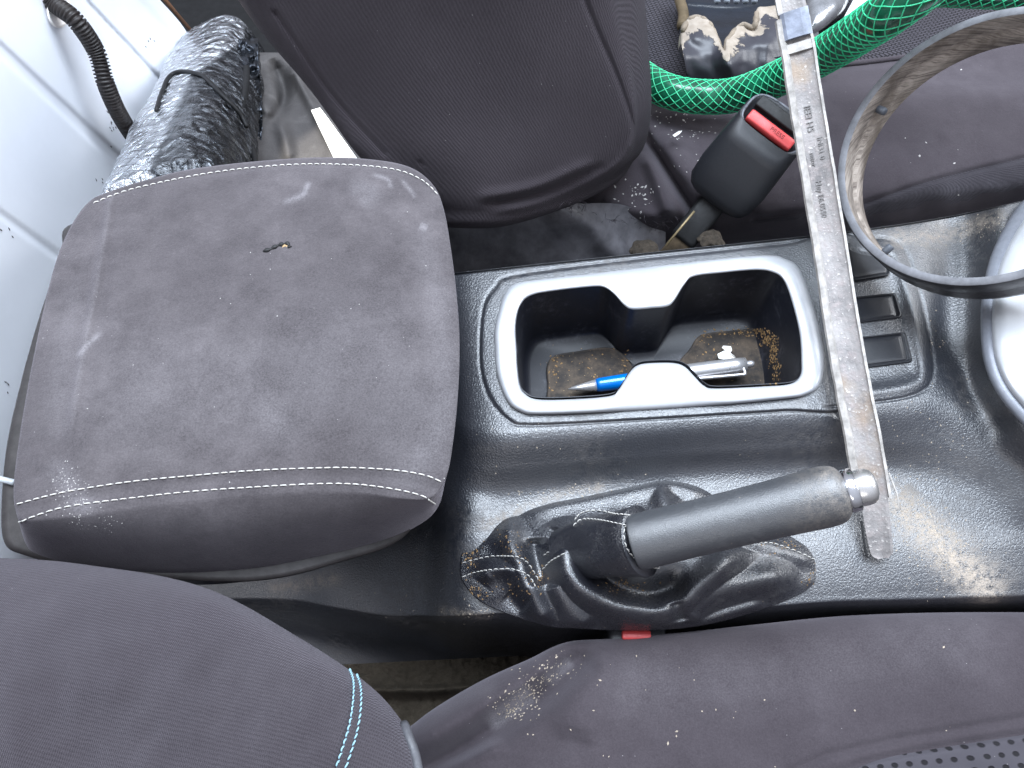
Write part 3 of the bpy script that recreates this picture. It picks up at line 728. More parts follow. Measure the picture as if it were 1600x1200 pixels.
dust_on(grip, lambda x, y: .45 * sstep(x, 1200, 1320) * (vnoise(x, y, 30, 3, 2) * .6 + .6))
lathe('button_collar', gb - ax * .001, gb + ax * .006, [(0, .0125), (.3, .0128), (.9, .0126), (1, .0115), (1, .006)], CHROME, hb, 48)
lathe('release_button', gb + ax * .004, gb + ax * .017, [(0, .0098), (.12, .0104), (.45, .0106), (.68, .0102), (.86, .0086), (.96, .0060), (1, .002)], SATIN, hb, 48)
lathe('lever_shaft', ga - ax * .006, ga + ax * .01, [(0, .008), (1, .008)], RUST, hb, 24)
grit('gaiter_dirt', [gaiter], [(735, 865, 8, 14, 70), (745, 925, 12, 10, 50), (1283, 875, 4, 14, 60), (1270, 915, 8, 10, 40), (842, 905, 7, 10, 60), (800, 855, 14, 16, 60), (975, 915, 20, 7, 60), (800, 920, 18, 14, 30), (1230, 850, 20, 8, 30)], CRUMB, .0007, hb)['kind'] = 'stuff'

# ------------------------------------------------------------------ pen, paper, crumbs in the cup
pa, pb = P(888, 608, -.054), P(1178, 568, -.044)
pen = thing('ballpoint_pen', (pa + pb) / 2, 'silver ballpoint pen with blue front and clip lying in the cup holder', 'pen')
pax = (pb - pa); PL = np.linalg.norm(pax); pax /= PL
def seg(n, s, e_, prof, mt): return lathe(n, pa + pax * PL * s, pa + pax * PL * e_, prof, mt, pen, 32)
seg('tip', 0, .15, [(0, .0006), (.1, .0009), (.12, .0014), (1, .0050)], PENS)
seg('grip_section', .15, .36, [(0, .0052), (.1, .0058), (.9, .0064), (1, .0065)], PENB)
seg('barrel', .36, .955, [(0, .0065), (.02, .0069), (.6, .0070), (.9, .0067), (1, .0060)], PENS)
seg('push_button', .955, 1.0, [(0, .0030), (.8, .0028), (1, .0020)], PENS)
side = np.cross(pax, [0, 0, 1]); side /= np.linalg.norm(side); side = -side if side[1] > 0 else side
cl = MB(); base_ = pa + pax * PL * .93
cpts = np.array([base_ + side * .003 + np.array([0, 0, .003]), base_ + side * .009 + np.array([0, 0, .003]), pa + pax * PL * .90 + side * .0098 + np.array([0, 0, .003]), pa + pax * PL * .66 + side * .0078 + np.array([0, 0, .003])])
cl.tube(cr(cpts, 30), [.0013] * 24 + [.0014, .0015, .0016, .0015, .0012, .0008], 10); cl.build('clip', PENS, pen)
def flat_scrap(name, pts, z, mat, label, cat):
    c = np.mean(pts, 0); n = len(pts)
    w = [P(x, y, z + random.uniform(0, .003)) for x, y in pts]
    v = [P(c[0], c[1], z + .002)] + w; v2 = [p - np.array([0, 0, .0004]) for p in v]
    f = [(0, 1 + i, 1 + (i + 1) % n) for i in range(n)]; g = [(n + 1, n + 2 + (i + 1) % n, n + 2 + i) for i in range(n)]
    s_ = [(1 + i, n + 2 + i, n + 2 + (i + 1) % n, 1 + (i + 1) % n) for i in range(n)]
    return prop(mesh(name, v + v2, f + g + s_, mat, smooth=False), label, cat)
flat_scrap('paper_scrap', [(1121, 553), (1135, 546), (1131, 541), (1128, 543), (1130, 540), (1142, 541), (1144, 547), (1141, 551), (1148, 556), (1151, 561), (1140, 563), (1123, 560)], -.058, PAPER, 'small torn white paper scrap in the cup holder beside the pen', 'paper scrap')
mats = [o for o in D.objects if o.name.startswith('rubber_mat')]
cr_o = grit('food_crumbs', mats + [well], [(1185, 520, 10, 3, 50), (1200, 530, 6, 6, 120), (1208, 550, 4, 12, 130), (1213, 580, 3, 12, 80), (1150, 518, 18, 3, 40), (1100, 525, 8, 5, 20), (1120, 545, 20, 12, 20), (905, 560, 30, 10, 30), (865, 575, 4, 14, 30), (975, 570, 8, 8, 20), (950, 590, 30, 14, 20), (1200, 610, 10, 8, 30)], CRUMB, .0010)
prop(cr_o, 'brown tobacco like crumbs in the cup holder corners', 'crumbs', None, 'stuff')
sd_o = grit('dry_sand', [deck], [(1430, 800, 18, 20, 130), (1455, 835, 22, 24, 200), (1480, 860, 25, 22, 170), (1500, 890, 30, 20, 120), (1410, 810, 12, 30, 60), (1450, 370, 30, 14, 60), (1520, 350, 30, 12, 60), (1470, 537, 5, 3, 10), (1455, 520, 4, 30, 25), (800, 700, 200, 60, 60), (900, 770, 60, 6, 80), (1450, 700, 60, 50, 80), (735, 960, 25, 8, 50), (640, 920, 40, 30, 30)], SAND, .00055)
prop(sd_o, 'pale dry sand spilled on the console beside the handbrake', 'sand', None, 'stuff')
ln_o = grit('pale_lint', [lid], [(100, 750, 13, 16, 70), (112, 775, 13, 14, 50), (130, 805, 22, 10, 40), (175, 820, 25, 8, 30), (380, 500, 200, 130, 50)], LINT, .00038)
prop(ln_o, 'pale lint and dust specks scattered on the armrest lid', 'lint', None, 'stuff')

# ------------------------------------------------------------------ passenger seat
ps = thing('car_seat', P(1000, 150, -.3), 'dark cloth passenger seat with backrest and bolstered cushion beyond the console', 'car seat')
BR = [[(360, -80, .03), (322, -80, .158), (450, -80, .17), (700, -80, .18), (880, -80, .178), (955, -80, .168), (1000, -80, .13), (985, -80, .0)],
      [(440, 50, .02), (402, 40, .110), (500, 55, .12), (700, 60, .128), (925, 60, .126), (982, 55, .116), (1011, 50, .085), (1000, 60, 0)],
      [(520, 140, -.01), (486, 142, .068), (560, 165, .078), (720, 175, .085), (958, 170, .083), (998, 165, .070), (1018, 160, .04), (1003, 165, -.04)],
      [(600, 240, -.03), (566, 250, .036), (640, 262, .045), (760, 270, .052), (952, 250, .048), (988, 240, .030), (1008, 225, .005), (990, 230, -.06)],
      [(610, 290, -.04), (640, 310, .0), (700, 325, .022), (790, 325, .028), (905, 298, .022), (950, 282, .010), (985, 258, -.01), (975, 255, -.07)],
      [(640, 335, -.05), (680, 350, -.012), (720, 356, -.002), (790, 353, .0), (880, 326, -.002), (935, 302, -.010), (975, 275, -.025), (968, 268, -.08)],
      [(640, 325, -.10), (680, 338, -.10), (720, 343, -.10), (790, 340, -.10), (880, 315, -.10), (935, 292, -.10), (970, 268, -.10), (965, 262, -.12)]]
def br_d(px, py):
    h = ridge(px, py, [(890, -60), (930, 40), (968, 130), (992, 210), (985, 260)], 4, -.0014, False)
    h += ridge(px, py, [(760, 335), (860, 312), (960, 262), (1000, 200)], 7, .003) + ridge(px, py, [(740, 310), (840, 290), (930, 250)], 9, .003) - ridge(px, py, [(750, 322), (850, 300), (945, 256)], 6, .003)
    h += ridge(px, py, [(430, 20), (520, 150), (600, 240)], 4, -.0012, False) + ridge(px, py, [(655, 250), (662, 262)], 3, -.001)
    return h + vnoise(px, py, 180, 8, 1) * .002
back = patch('backrest', BR, 240, 200, SEATF, ps, br_d)
# cushion
CU = []
for y, zz in ((-120, -.12), (-40, -.085), (40, -.07), (110, -.06), (160, -.045), (220, -.04), (280, -.045), (330, -.065), (370, -.12), (380, -.22)):
    CU.append([(x, y + (0 if y < 150 else (1300 - x) * (.03 + .10 * sstep(y, 200, 380)) * (1 if x > 1300 else .28)), zz - .012 * sstep(1250 - x, 0, 250)) for x in (860, 960, 1040, 1120, 1220, 1340, 1460, 1600, 1800)])
def cu_d(px, py):
    h = ridge(px, py, [(1000, 205), (1040, 262), (1075, 315), (1095, 350)], 9, -.018, False)
    h += ridge(px, py, [(1008, 235), (1030, 290), (1048, 345)], 12, .010)
    h += ridge(px, py, [(1030, 205), (1070, 260), (1110, 320)], 18, .006)
    h += ridge(px, py, [(940, 315), (990, 330), (1040, 345)], 14, .006)
    h += ridge(px, py, [(1020, 188), (1100, 196), (1180, 190)], 10, -.004)
    d, _ = sd(px, py, [(1100, 130), (1290, 108), (1420, 92), (1600, 58), (1800, 20)]); h -= np.exp(-(d / 6) ** 2) * .005
    d, _ = sd(px, py, [(1180, 342), (1340, 322), (1450, 285), (1600, 248), (1800, 200)]); h -= np.exp(-(d / 5) ** 2) * .003
    return h + vnoise(px, py, 120, 12, 3) * .004
cush = patch('cushion', CU, 300, 180, SEATS, ps, cu_d)
# mesh side below the seam and woven insert above piping: sheets lying on the cushion
def on(objs, poly_rows, nu, nv, lift):
    rows = np.asarray(poly_rows, float); a_ = np.stack([cr(r, nu) for r in rows]); b_ = np.stack([cr(a_[:, j], nv) for j in range(nu)], 1)
    W = np.zeros((nv, nu, 3))
    for i in range(nv):
        for j in range(nu):
            h = hit(objs, b_[i, j, 0], b_[i, j, 1]); W[i, j] = (h[0] + np.array([0, 0, lift])) if h else P(b_[i, j, 0], b_[i, j, 1], -.06)
    return W
def sheet_on(name, objs, rows, nu, nv, lift, mat, parent):
    W = on(objs, rows, nu, nv, lift); uv = W[..., :2].reshape(-1, 2)
    return orient_up(mesh(name, W.reshape(-1, 3), gridfaces(nv, nu), mat, parent, uv=uv))
sheet_on('side_mesh', [cush], [[(1130, 352), (1240, 338), (1340, 322), (1450, 285), (1600, 248), (1760, 212)], [(1140, 372), (1240, 362), (1345, 350), (1450, 330), (1600, 300), (1760, 262)]], 120, 24, .0015, SEATD, ps)
sheet_on('woven_insert', [cush], [[(1010, -90), (1150, -90), (1300, -90), (1450, -90), (1600, -90), (1760, -90)], [(1000, 40), (1150, 40), (1290, 30), (1420, 20), (1600, 5), (1760, -10)], [(1000, 150), (1150, 120), (1290, 104), (1420, 88), (1600, 54), (1760, 22)]], 160, 70, .0022, INSERT, ps)
mm = MB(); pth = []
for x, y in cr([(1170, 122), (1290, 106), (1420, 90), (1600, 56), (1700, 36)], 60):
    h = hit([cush], x, y); pth.append(h[0] + np.array([0, 0, .0022]))
mm.tube(np.array(pth), .0026, 10); mm.build('piping', SEATS, ps)
# plastic side cover below the backrest
def sdv_d(px, py):
    return ridge(px, py, [(880, 330), (925, 352), (965, 400)], 22, .012, False) + vnoise(px, py, 60, 4, 2) * .003
cov = patch('side_cover', [[(x, y + max(0, x - 960) * .25, -.050 - (y - 340) * .0006 - .05 * max(0, (x - 900) / 140) ** 1.5) for x in (640, 740, 840, 900, 960, 1000, 1040)] for y in (318, 345, 375, 410, 450)], 130, 60, plain('dark_side_vinyl', (.17, .165, .18), .38, sc=80, var=.4), ps, sdv_d)
# frayed threads at the cloth corner
fz = MB()
for _ in range(90):
    x, y = random.choice([(random.gauss(1035, 14), random.gauss(350, 6)), (random.gauss(900, 10), random.gauss(322, 5)), (random.uniform(940, 1060), 343 + random.gauss(0, 3))])
    h = hit([cush, cov, back], x, y)
    if h is None: continue
    d = np.array([random.gauss(0, 1), random.gauss(-.5, 1), random.uniform(0, .6)]); d /= np.linalg.norm(d); L = random.uniform(.003, .009)
    fz.tube([h[0], h[0] + d * L * .5 + np.array([0, 0, .001]), h[0] + d * L], .00018, 4)
fz.build('frayed_threads', SEATS, ps)['kind'] = 'stuff'
cl_o = grit('wood_chips', [cush], [(1060, 180, 40, 8, 24), (1050, 205, 40, 14, 36), (1100, 230, 40, 30, 20), (1000, 300, 14, 14, 40), (1400, 200, 120, 60, 20)], LINT, .0011)
prop(cl_o, 'pale wood chips and crumbs scattered on the passenger seat cushion', 'crumbs', None, 'stuff')
flat_scrap('pale_flake', [(1051, 211), (1060, 205), (1066, 204), (1062, 209), (1054, 214)], -.034, PAPER, 'pale pointed flake lying on the passenger seat near the buckle', 'flake')
# dirt clumps in the gap
for (px_, py_, z_, r_, lb) in ((1110, 378, -.058, .012, 'brown clump of dirt wedged right of the seat belt buckle stalk'), (1008, 396, -.066, .014, 'flat fuzzy dirt clump in the gap left of the buckle stalk')):
    bm = bmesh.new(); bmesh.ops.create_icosphere(bm, subdivisions=5, radius=r_); c0_ = P(px_, py_, z_)
    vs = []
    for v in bm.verts:
        n_ = noise.fractal(v.co * 60, 1, 2, 4) * .005; v.co = v.co * (1 + n_ / r_); v.co.z *= .5; vs.append(np.array(v.co) + c0_)
    fs = [tuple(v.index for v in f.verts) for f in bm.faces]; bm.free()
    prop(mesh('dirt_clump', vs, fs, plain('clump', (.055, .042, .03), .95, sc=200, var=.6, nz=.0015)), lb, 'dirt clump')

# ------------------------------------------------------------------ seat belt buckle
bk = thing('seat_belt_buckle', P(1060, 385, -.06), 'black seat belt buckle with red release button standing beside the passenger seat', 'seat belt buckle')
b0 = [(1100, 240), (1135, 190), (1172, 160), (1200, 158), (1240, 172), (1275, 190), (1290, 220), (1280, 270), (1235, 300), (1190, 322), (1150, 322), (1100, 306), (1083, 288), (1084, 268)]
q = crc(b0, 10); cq = np.array([1175, 250.])
# housing: built along its own axis
bb = P(1120, 308, -.035); bt = P(1216, 188, .035)
axb = (bt - bb); LB = np.linalg.norm(axb); axb /= LB
camdir = CAM - (bb + bt) / 2; camdir /= np.linalg.norm(camdir)
wd = np.cross(axb, camdir); wd /= np.linalg.norm(wd); nd = np.cross(wd, axb)
if nd @ camdir < 0: nd = -nd
if wd[0] < 0: wd = -wd
def sq(c, hx, hy, e_=3.2, n=64):
    r = []
    for a_ in np.linspace(0, 2 * math.pi, n, endpoint=False):
        ca, sa = math.cos(a_), math.sin(a_)
        r.append(c + wd * hx * np.sign(ca) * abs(ca) ** (2 / e_) + nd * hy * np.sign(sa) * abs(sa) ** (2 / e_))
    return np.array(r)
rings = []
for t, hx, hy in ((-.06, .018, .006), (-.05, .024, .010), (-.01, .030, .0135), (.08, .0345, .016), (.3, .036, .0175), (.6, .0345, .017), (.9, .033, .0165), (.97, .0325, .016), (1.0, .031, .015), (1.0, .0285, .0125), (.97, .028, .012), (.96, .01, .004)):
    rings.append(sq(bb + axb * LB * t, hx * .94, hy * .95))
# slanted mouth
for i in range(5, len(rings)):
    for j in range(64):
        p = rings[i][j]; s_ = (p - (bb + axb * LB)) @ nd; w_ = [.0, .25, .6, .9, 1, 1, 1, 1][min(i - 5, 7)]
        rings[i][j] = p - axb * (s_ * 1.0 + .004) * w_
house = loft('housing', rings, BUCK, bk, cap=(True, True))
# red button block in the mouth
rb = MB(); cb = bb + axb * (LB * .97); aa = axb - nd * 0.0
nb = axb + nd * 1.0; nb /= np.linalg.norm(nb); ub = np.cross(wd, nb)
rb.box(cb + nd * .0066 - axb * .0068 + nb * .0006, [wd, ub, nb], [.0225, .0050, .004], .0012)
redb = rb.build('red_button', RED, bk)
rb = MB(); rb.box(cb - nd * .0045 + axb * .0045, [wd, ub, nb], [.0235, .0055, .0028], .001); rb.build('tongue_slot', BLACK, bk)
tc = D.curves.new('t', 'FONT'); tc.body = 'PRESS'; tc.size = .0075; tc.extrude = .0002; tc.align_x = 'CENTER'; tc.align_y = 'CENTER'
def text_mesh(name, body, size, origin, xdir, ydir, ext, mat, parent):
    tc = D.curves.new(name, 'FONT'); tc.body = body; tc.size = size; tc.extrude = ext; tc.align_x = 'CENTER'; tc.align_y = 'CENTER'
    to_ = D.objects.new(name + '_tmp', tc); COL.objects.link(to_)
    dg = bpy.context.evaluated_depsgraph_get(); me = D.meshes.new_from_object(to_.evaluated_get(dg))
    xd = np.array(xdir) / np.linalg.norm(xdir); yd = np.array(ydir) / np.linalg.norm(ydir); zd = np.cross(xd, yd)
    vs = [np.array(origin) + xd * v.co.x + yd * v.co.y + zd * v.co.z for v in me.vertices]; fs = [tuple(p.vertices) for p in me.polygons]
    D.objects.remove(to_); D.meshes.remove(me)
    return mesh(name, vs, fs, mat, parent, smooth=False)
D.curves.remove(tc)
text_mesh('lettering', 'PRESS', .0055, cb + nd * .0066 - axb * .0068 + nb * .0047 + wd * .006, wd, ub if ub @ UP > 0 else -ub, .0002, plain('dark_red', (.25, .01, .01), .5), redb)
mm = MB(); rr_ = rings[8] * .999 + (rings[9] - rings[8]) * .3; mm.tube(np.vstack([rr_, rr_[:2]]), .0012, 6); mm.build('worn_rim', plain('worn_rim_grey', (.20, .21, .24), .5, sc=160, var=.8), house)
# stalk
mm = MB(); s0, s1 = P(1045, 402, -.075), P(1128, 300, -.036); sa = (s1 - s0) / np.linalg.norm(s1 - s0); sn = np.cross(sa, wd); sw = np.cross(sn, sa)
mm.box((s0 * .35 + s1 * .65), [sa, sw, sn], [.030, .0125, .006], .003); mm.build('stalk_sleeve', BLACK, bk)
mm = MB(); mm.box(s0 * .62 + s1 * .38 + sn * .001, [sa, sw, sn], [.030, .0100, .002], .0008); mm.build('stalk', RUST, bk)
mm = MB(); mm.tube([P(1040, 384, -.055), P(1085, 330, -.035)], .0011, 6); mm.build('stalk_edge', plain('brass_edge', (.35, .27, .15), .5, .5), bk)

# ------------------------------------------------------------------ green hose
hp = cr([P(960, 84, -.05), P(1000, 118, -.035), P(1040, 141, -.028), P(1090, 151, -.022), P(1150, 148, -.01), P(1220, 121, .02), P(1290, 84, .07), P(1350, 46, .12), P(1405, 8, .16), P(1470, -50, .18), P(1490, -130, .16), P(1400, -150, .13), P(1330, -80, .11), P(1390, -32, .10), P(1500, -21, .095), P(1620, -17, .09), P(1760, -20, .09)], 520)
HR = .0155
hs = thing('garden_hose', P(1100, 150, -.05), 'transparent green braided garden hose curving over the passenger seat', 'hose')
v, f = tubegeo(hp, HR, 28); hose = mesh('tube', v, f, HOSE, hs)
T, Nv, Bv = frames(hp); sarc = np.r_[0, np.cumsum(np.linalg.norm(np.diff(hp, axis=0), axis=1))]
mm = MB(); NS = 10; pitch = .10
ss = np.arange(0, sarc[-1], .0035)
ii = np.interp(ss, sarc, np.arange(len(hp))); i0 = np.clip(ii.astype(int), 0, len(hp) - 2); fr_ = (ii - i0)[:, None]
C = hp[i0] * (1 - fr_) + hp[i0 + 1] * fr_; Nn2 = Nv[i0]; Bn2 = Bv[i0]
for sgn in (1, -1):
    for k in range(NS):
        th = sgn * ss / pitch * 2 * math.pi + k * 2 * math.pi / NS
        pts = C + (HR + .0001) * (np.cos(th)[:, None] * Nn2 + np.sin(th)[:, None] * Bn2)
        mm.tube(pts, .00055, 4)
mm.build('braid', BRAID, hs)

# ------------------------------------------------------------------ metal strip
stp = thing('metal_strip', P(1375, 860, -.03), 'long weathered grey channel strip with pale raised edges lying across the console', 'metal strip')
cl_ = [(1221, -70, .15), (1241, 40, .125), (1259, 150, .10), (1277, 260, .075), (1295, 370, .05), (1312, 480, .034), (1331, 590, .020), (1350, 690, .006), (1365, 780, -.010), (1375, 850, -.022), (1380, 872, -.026)]
cp = cr(np.array([P(*c) for c in cl_]), 160)
T = np.gradient(cp, axis=0); T /= np.linalg.norm(T, axis=1)[:, None]
def side_of(Tv, mid):
    n = CAM - mid; n = n - Tv * (n @ Tv); n /= np.linalg.norm(n); s_ = np.cross(n, Tv); s_ = s_ if s_[0] > 0 else -s_; return s_, n
def strip_part(name, prof, i0, i1, mat, widths=None, smooth=False, wob=0.0):
    vs = []; n = len(prof)
    for i in range(i0, i1):
        s_, nn = side_of(T[i], cp[i]); w = 1 if widths is None else widths(i)
        jit = noise.noise(Vector(cp[i]) * 60) * wob
        for (u, h_) in prof: vs.append(cp[i] + s_ * (u * w * .95 + jit) + nn * h_)
    m_ = i1 - i0; fs = gridfaces(m_, n, True); fs.append(tuple(range(n))); fs.append(tuple((m_ - 1) * n + k for k in range(n)))
    return mesh(name, vs, fs, mat, stp, smooth=smooth)
wf = lambda i: (1.0 - .35 * max(0, (i - 112) / 48)) * (1.0 if i < 150 else math.sqrt(max(1 - ((i - 149) / 11.5) ** 2, .12)))
strip_part('channel', [(-.0100, -.001), (.0108, -.001), (.0108, .0010), (.0085, .0012), (.004, .0004), (.0, .0002), (-.004, .0006), (-.0100, .0016)], 0, 160, STRIP, wf)
strip_part('left_edge', [(-.0128, -.003), (-.0088, -.003), (-.0070, .0022), (-.0082, .0044), (-.0118, .0042), (-.0132, .002)], 14, 124, STRIPL, wob=.0006)
strip_part('right_edge', [(.0098, -.001), (.0122, -.001), (.0122, .0032), (.0103, .0036)], 15, 128, STRIPL, wob=.0004)
strip_part('left_edge', [(-.0108, -.003), (-.0075, -.003), (-.0065, .0030), (-.0100, .0038)], 0, 14, STRIPL)
strip_part('clamp', [(-.0090, .0012), (.0112, .0012), (.0118, .0035), (.006, .0050), (-.006, .0052), (-.0090, .0040)], 13, 20, STRIPD)
strip_part('joint_ridge', [(-.0092, .0012), (.0112, .0012), (.0114, .0030), (-.0088, .0034)], 20, 23, STRIPL)
strip_part('end_lip', [(-.0112, -.003), (-.0102, -.003), (-.0094, .0008), (-.0106, .0010)], 134, 156, BLACK)
mm = MB(); s_, nn = side_of(T[122], cp[122]); mm.tube([cp[120] + s_ * .0122, cp[126] + s_ * .0150, cp[131] + s_ * .0156, cp[131] + s_ * .013], .0006, 6); mm.build('bent_tag', STRIPL, stp)
EMB = plain('emboss', (.20, .19, .185), .6)
for body, i, off, sz in (('IEEI H5', 37, -.0005, .0066), ('INI31 0', 44, .0045, .0055), ('mtor', 46, -.0022, .005), ('Hey E6.0550', 55, -.001, .0054)):
    s_, nn = side_of(T[i], cp[i])
    text_mesh('embossed_marking', body, sz, cp[i] + s_ * off + nn * .0009, T[i], -s_ if np.cross(T[i], -s_) @ nn > 0 else s_, .00025, EMB, stp)

# ------------------------------------------------------------------ ring
rc = P(1547, 245, .095)
dc = CAM - rc; dc /= np.linalg.norm(dc)
iv = UP * .9 - RT * .45; iv /= np.linalg.norm(iv); iv = iv - dc * (iv @ dc); iv /= np.linalg.norm(iv)
axr = dc * math.cos(math.radians(24)) + iv * math.sin(math.radians(24))
e1 = np.cross(axr, [0, 1, 0]); e1 /= np.linalg.norm(e1); e2 = np.cross(axr, e1)
rg_ = thing('rubber_ring', rc - axr * .02, 'large round grey rubber hoop with dusty tan inside resting on seat and console', 'ring')
RR = .0985; HH = .0200
def lring(r, h): 
    a_ = np.linspace(0, 2 * math.pi, 200, endpoint=False); return rc + axr * h + r * (np.cos(a_)[:, None] * e1 + np.sin(a_)[:, None] * e2)
loft('outer_band', [lring(RR - .003, -HH), lring(RR, -HH), lring(RR + .0006, -HH * .7), lring(RR - .0012, -HH * .1), lring(RR - .0012, HH * .0), lring(RR + .0006, HH * .15), lring(RR + .0004, HH * .9), lring(RR - .0005, HH)], RINGO, rg_, cap=(False, False))
loft('top_rim', [lring(RR - .0005, HH), lring(RR - .0015, HH + .0007), lring(RR - .0050, HH + .0007), lring(RR - .0060, HH)], RINGT, rg_, cap=(False, False))
loft('inner_band', [lring(RR - .0060, HH), lring(RR - .0066, HH * .3), lring(RR - .0050, HH * .2), lring(RR - .0052, -.1 * HH), lring(RR - .0072, -.2 * HH), lring(RR - .0075, -HH * .92), lring(RR - .003, -HH)], RINGI, rg_, cap=(False, False))
for (x, y) in ((1367, 168), (1374, 402)):
    best = min(np.linspace(0, 2 * math.pi, 400), key=lambda a_: (lambda p: (800 + 1200 * ((p - CAM) @ RT) / ((p - CAM) @ FW) - x) ** 2 + (600 - 1200 * ((p - CAM) @ UP) / ((p - CAM) @ FW) - y) ** 2)(rc + axr * .004 + (RR - .008) * (math.cos(a_) * e1 + math.sin(a_) * e2)))
    d = math.cos(best) * e1 + math.sin(best) * e2; p0 = rc + axr * .004 + d * (RR - .005)
    lathe('peg', p0, p0 - d * .0085, [(0, .0026), (.3, .0030), (.85, .0030), (1, .0024)], plain('peg_grey', (.09, .10, .12), .45), rg_, 20)

# ------------------------------------------------------------------ muddy broken plastic piece
mp = thing('broken_plastic_cover', P(1130, 90, -.05), 'broken black plastic cover with ragged edge caked in dried mud', 'plastic cover')
edge_t = cr([(1064, 66), (1066, 44), (1078, 26), (1092, 23), (1108, 32), (1118, 50), (1128, 74), (1134, 78), (1136, 60), (1150, 42), (1162, 34), (1176, 38), (1182, 28), (1184, 12), (1200, 10), (1240, 4), (1270, 0)], 120)
edge_b = cr([(1076, 128), (1078, 132), (1085, 132), (1096, 132), (1110, 132), (1125, 133), (1140, 133), (1150, 133), (1165, 132), (1180, 132), (1195, 130), (1210, 128), (1225, 126), (1240, 124), (1255, 120), (1270, 118), (1290, 112)], 120)
nv = 46; Wd = []
for i in range(nv):
    t = i / (nv - 1); p = edge_t * (1 - t) + edge_b * t
    z = -.012 - .03 * t + .012 * math.sin(t * 3.1) + np.array([noise.fractal(Vector((a_ / 40, b_ / 40, 3)), 1, 2, 2) for a_, b_ in p]) * .006 * (1 - t * .6)
    Wd.append(PR(p, z))
Wd = [Wd[0] - np.array([0, -.004, .012])] + Wd
uvm = np.array([[j / 119, max(i - 1, 0) / (nv - 1)] for i in range(len(Wd)) for j in range(120)])
orient_up(mesh('cover_shell', np.vstack(Wd), gridfaces(len(Wd), 120), MUD, mp, uv=uvm))
mm = MB(); mt = edge_t[8:96]
pth = np.array([P(a_ + 1, b_ + 2, -.010 + .004 * noise.noise(Vector((a_ / 10, b_ / 10, 1)))) for a_, b_ in mt]); mm.tube(pth - np.array([0, -.001, .003]), [.0022 + .0022 * abs(noise.noise(Vector((i / 5, 0, 0)))) for i in range(len(pth))], 10)
mm.build('mud_rim', MUDT, mp)
inn_b = [[(x, y, -.05 + (y - 40) * .0006) for x in (1062, 1100, 1150, 1200, 1240)] for y in (-40, 6, 40, 90)]
patch('inner_bowl', inn_b, 60, 40, plain('blue_black_plastic', (.006, .010, .018), .3, sc=60), mp, lambda x, y: -ridge(x, y, [(1075, 2), (1150, 6), (1215, -6)], 7, -.008, False))
mm = MB()
for x in (1118, 1133, 1148, 1162, 1176): mm.tube([P(x, -14, -.02), P(x + 3, 3, -.022)], .0034, 8)
mm.build('pale_fins', plain('pale_fin', (.32, .36, .42), .4), mp)
st = MB(); st.tube(cr([P(1056, -30, -.045), P(1062, 0, -.045), P(1068, 22, -.045), P(1066, 42, -.045)], 20), .0060, 8)
prop(st.build('wooden_stick', plain('tan_wood', (.12, .085, .045), .8, sc=80)), 'short tan wooden stick beside the muddy black plastic', 'stick')

# chrome fitting at top
ch = thing('chrome_fitting', P(1290, 30, -.02), 'rounded silver metal fitting smeared with mud behind the strip', 'metal fitting')
def dome(name, outline, c, z, hgt, mat, parent, ks=(1.0, .96, .85, .65, .4, .15, .02)):
    q_ = crc(outline, 10); c = np.array(c, float)
    return loft(name, [PR(q_, z - .02)] + [PR(c + (q_ - c) * k, z + hgt * math.sqrt(max(1 - k ** 2.2, 0))) for k in ks], mat, parent)
dome('fitting_body', [(1262, -40), (1300, -50), (1330, -30), (1322, 10), (1300, 34), (1278, 50), (1262, 52), (1256, 20)], (1290, -5), -.02, .02, plain('muddy_chrome', (.55, .56, .58), .22, .85, sc=40, var=.5), ch)
mm = MB(); mm.tube(cr([P(1262, 48, -.01), P(1266, 60, -.012), P(1272, 66, -.012)], 12), .004, 8); mm.build('mud_smear', MUDT, ch)
# curved black trim with bright face behind hose
dk = dome('curved_trim', [(1300, 40), (1330, 10), (1360, -20), (1420, -40), (1400, 0), (1370, 24), (1330, 52), (1290, 78), (1270, 86), (1266, 70)], (1335, 20), -.035, .006, BLACK, None)
prop(dk, 'black curved plastic trim beside the silver fitting and green hose', 'trim')
wt = dome('pale_plate', [(1318, 30), (1332, 2), (1350, -30), (1380, -36), (1360, -4), (1340, 18)], (1345, -6), -.024, .003, WHITE, None)
prop(wt, 'small pale glossy plate at the top edge behind the hose', 'plate')

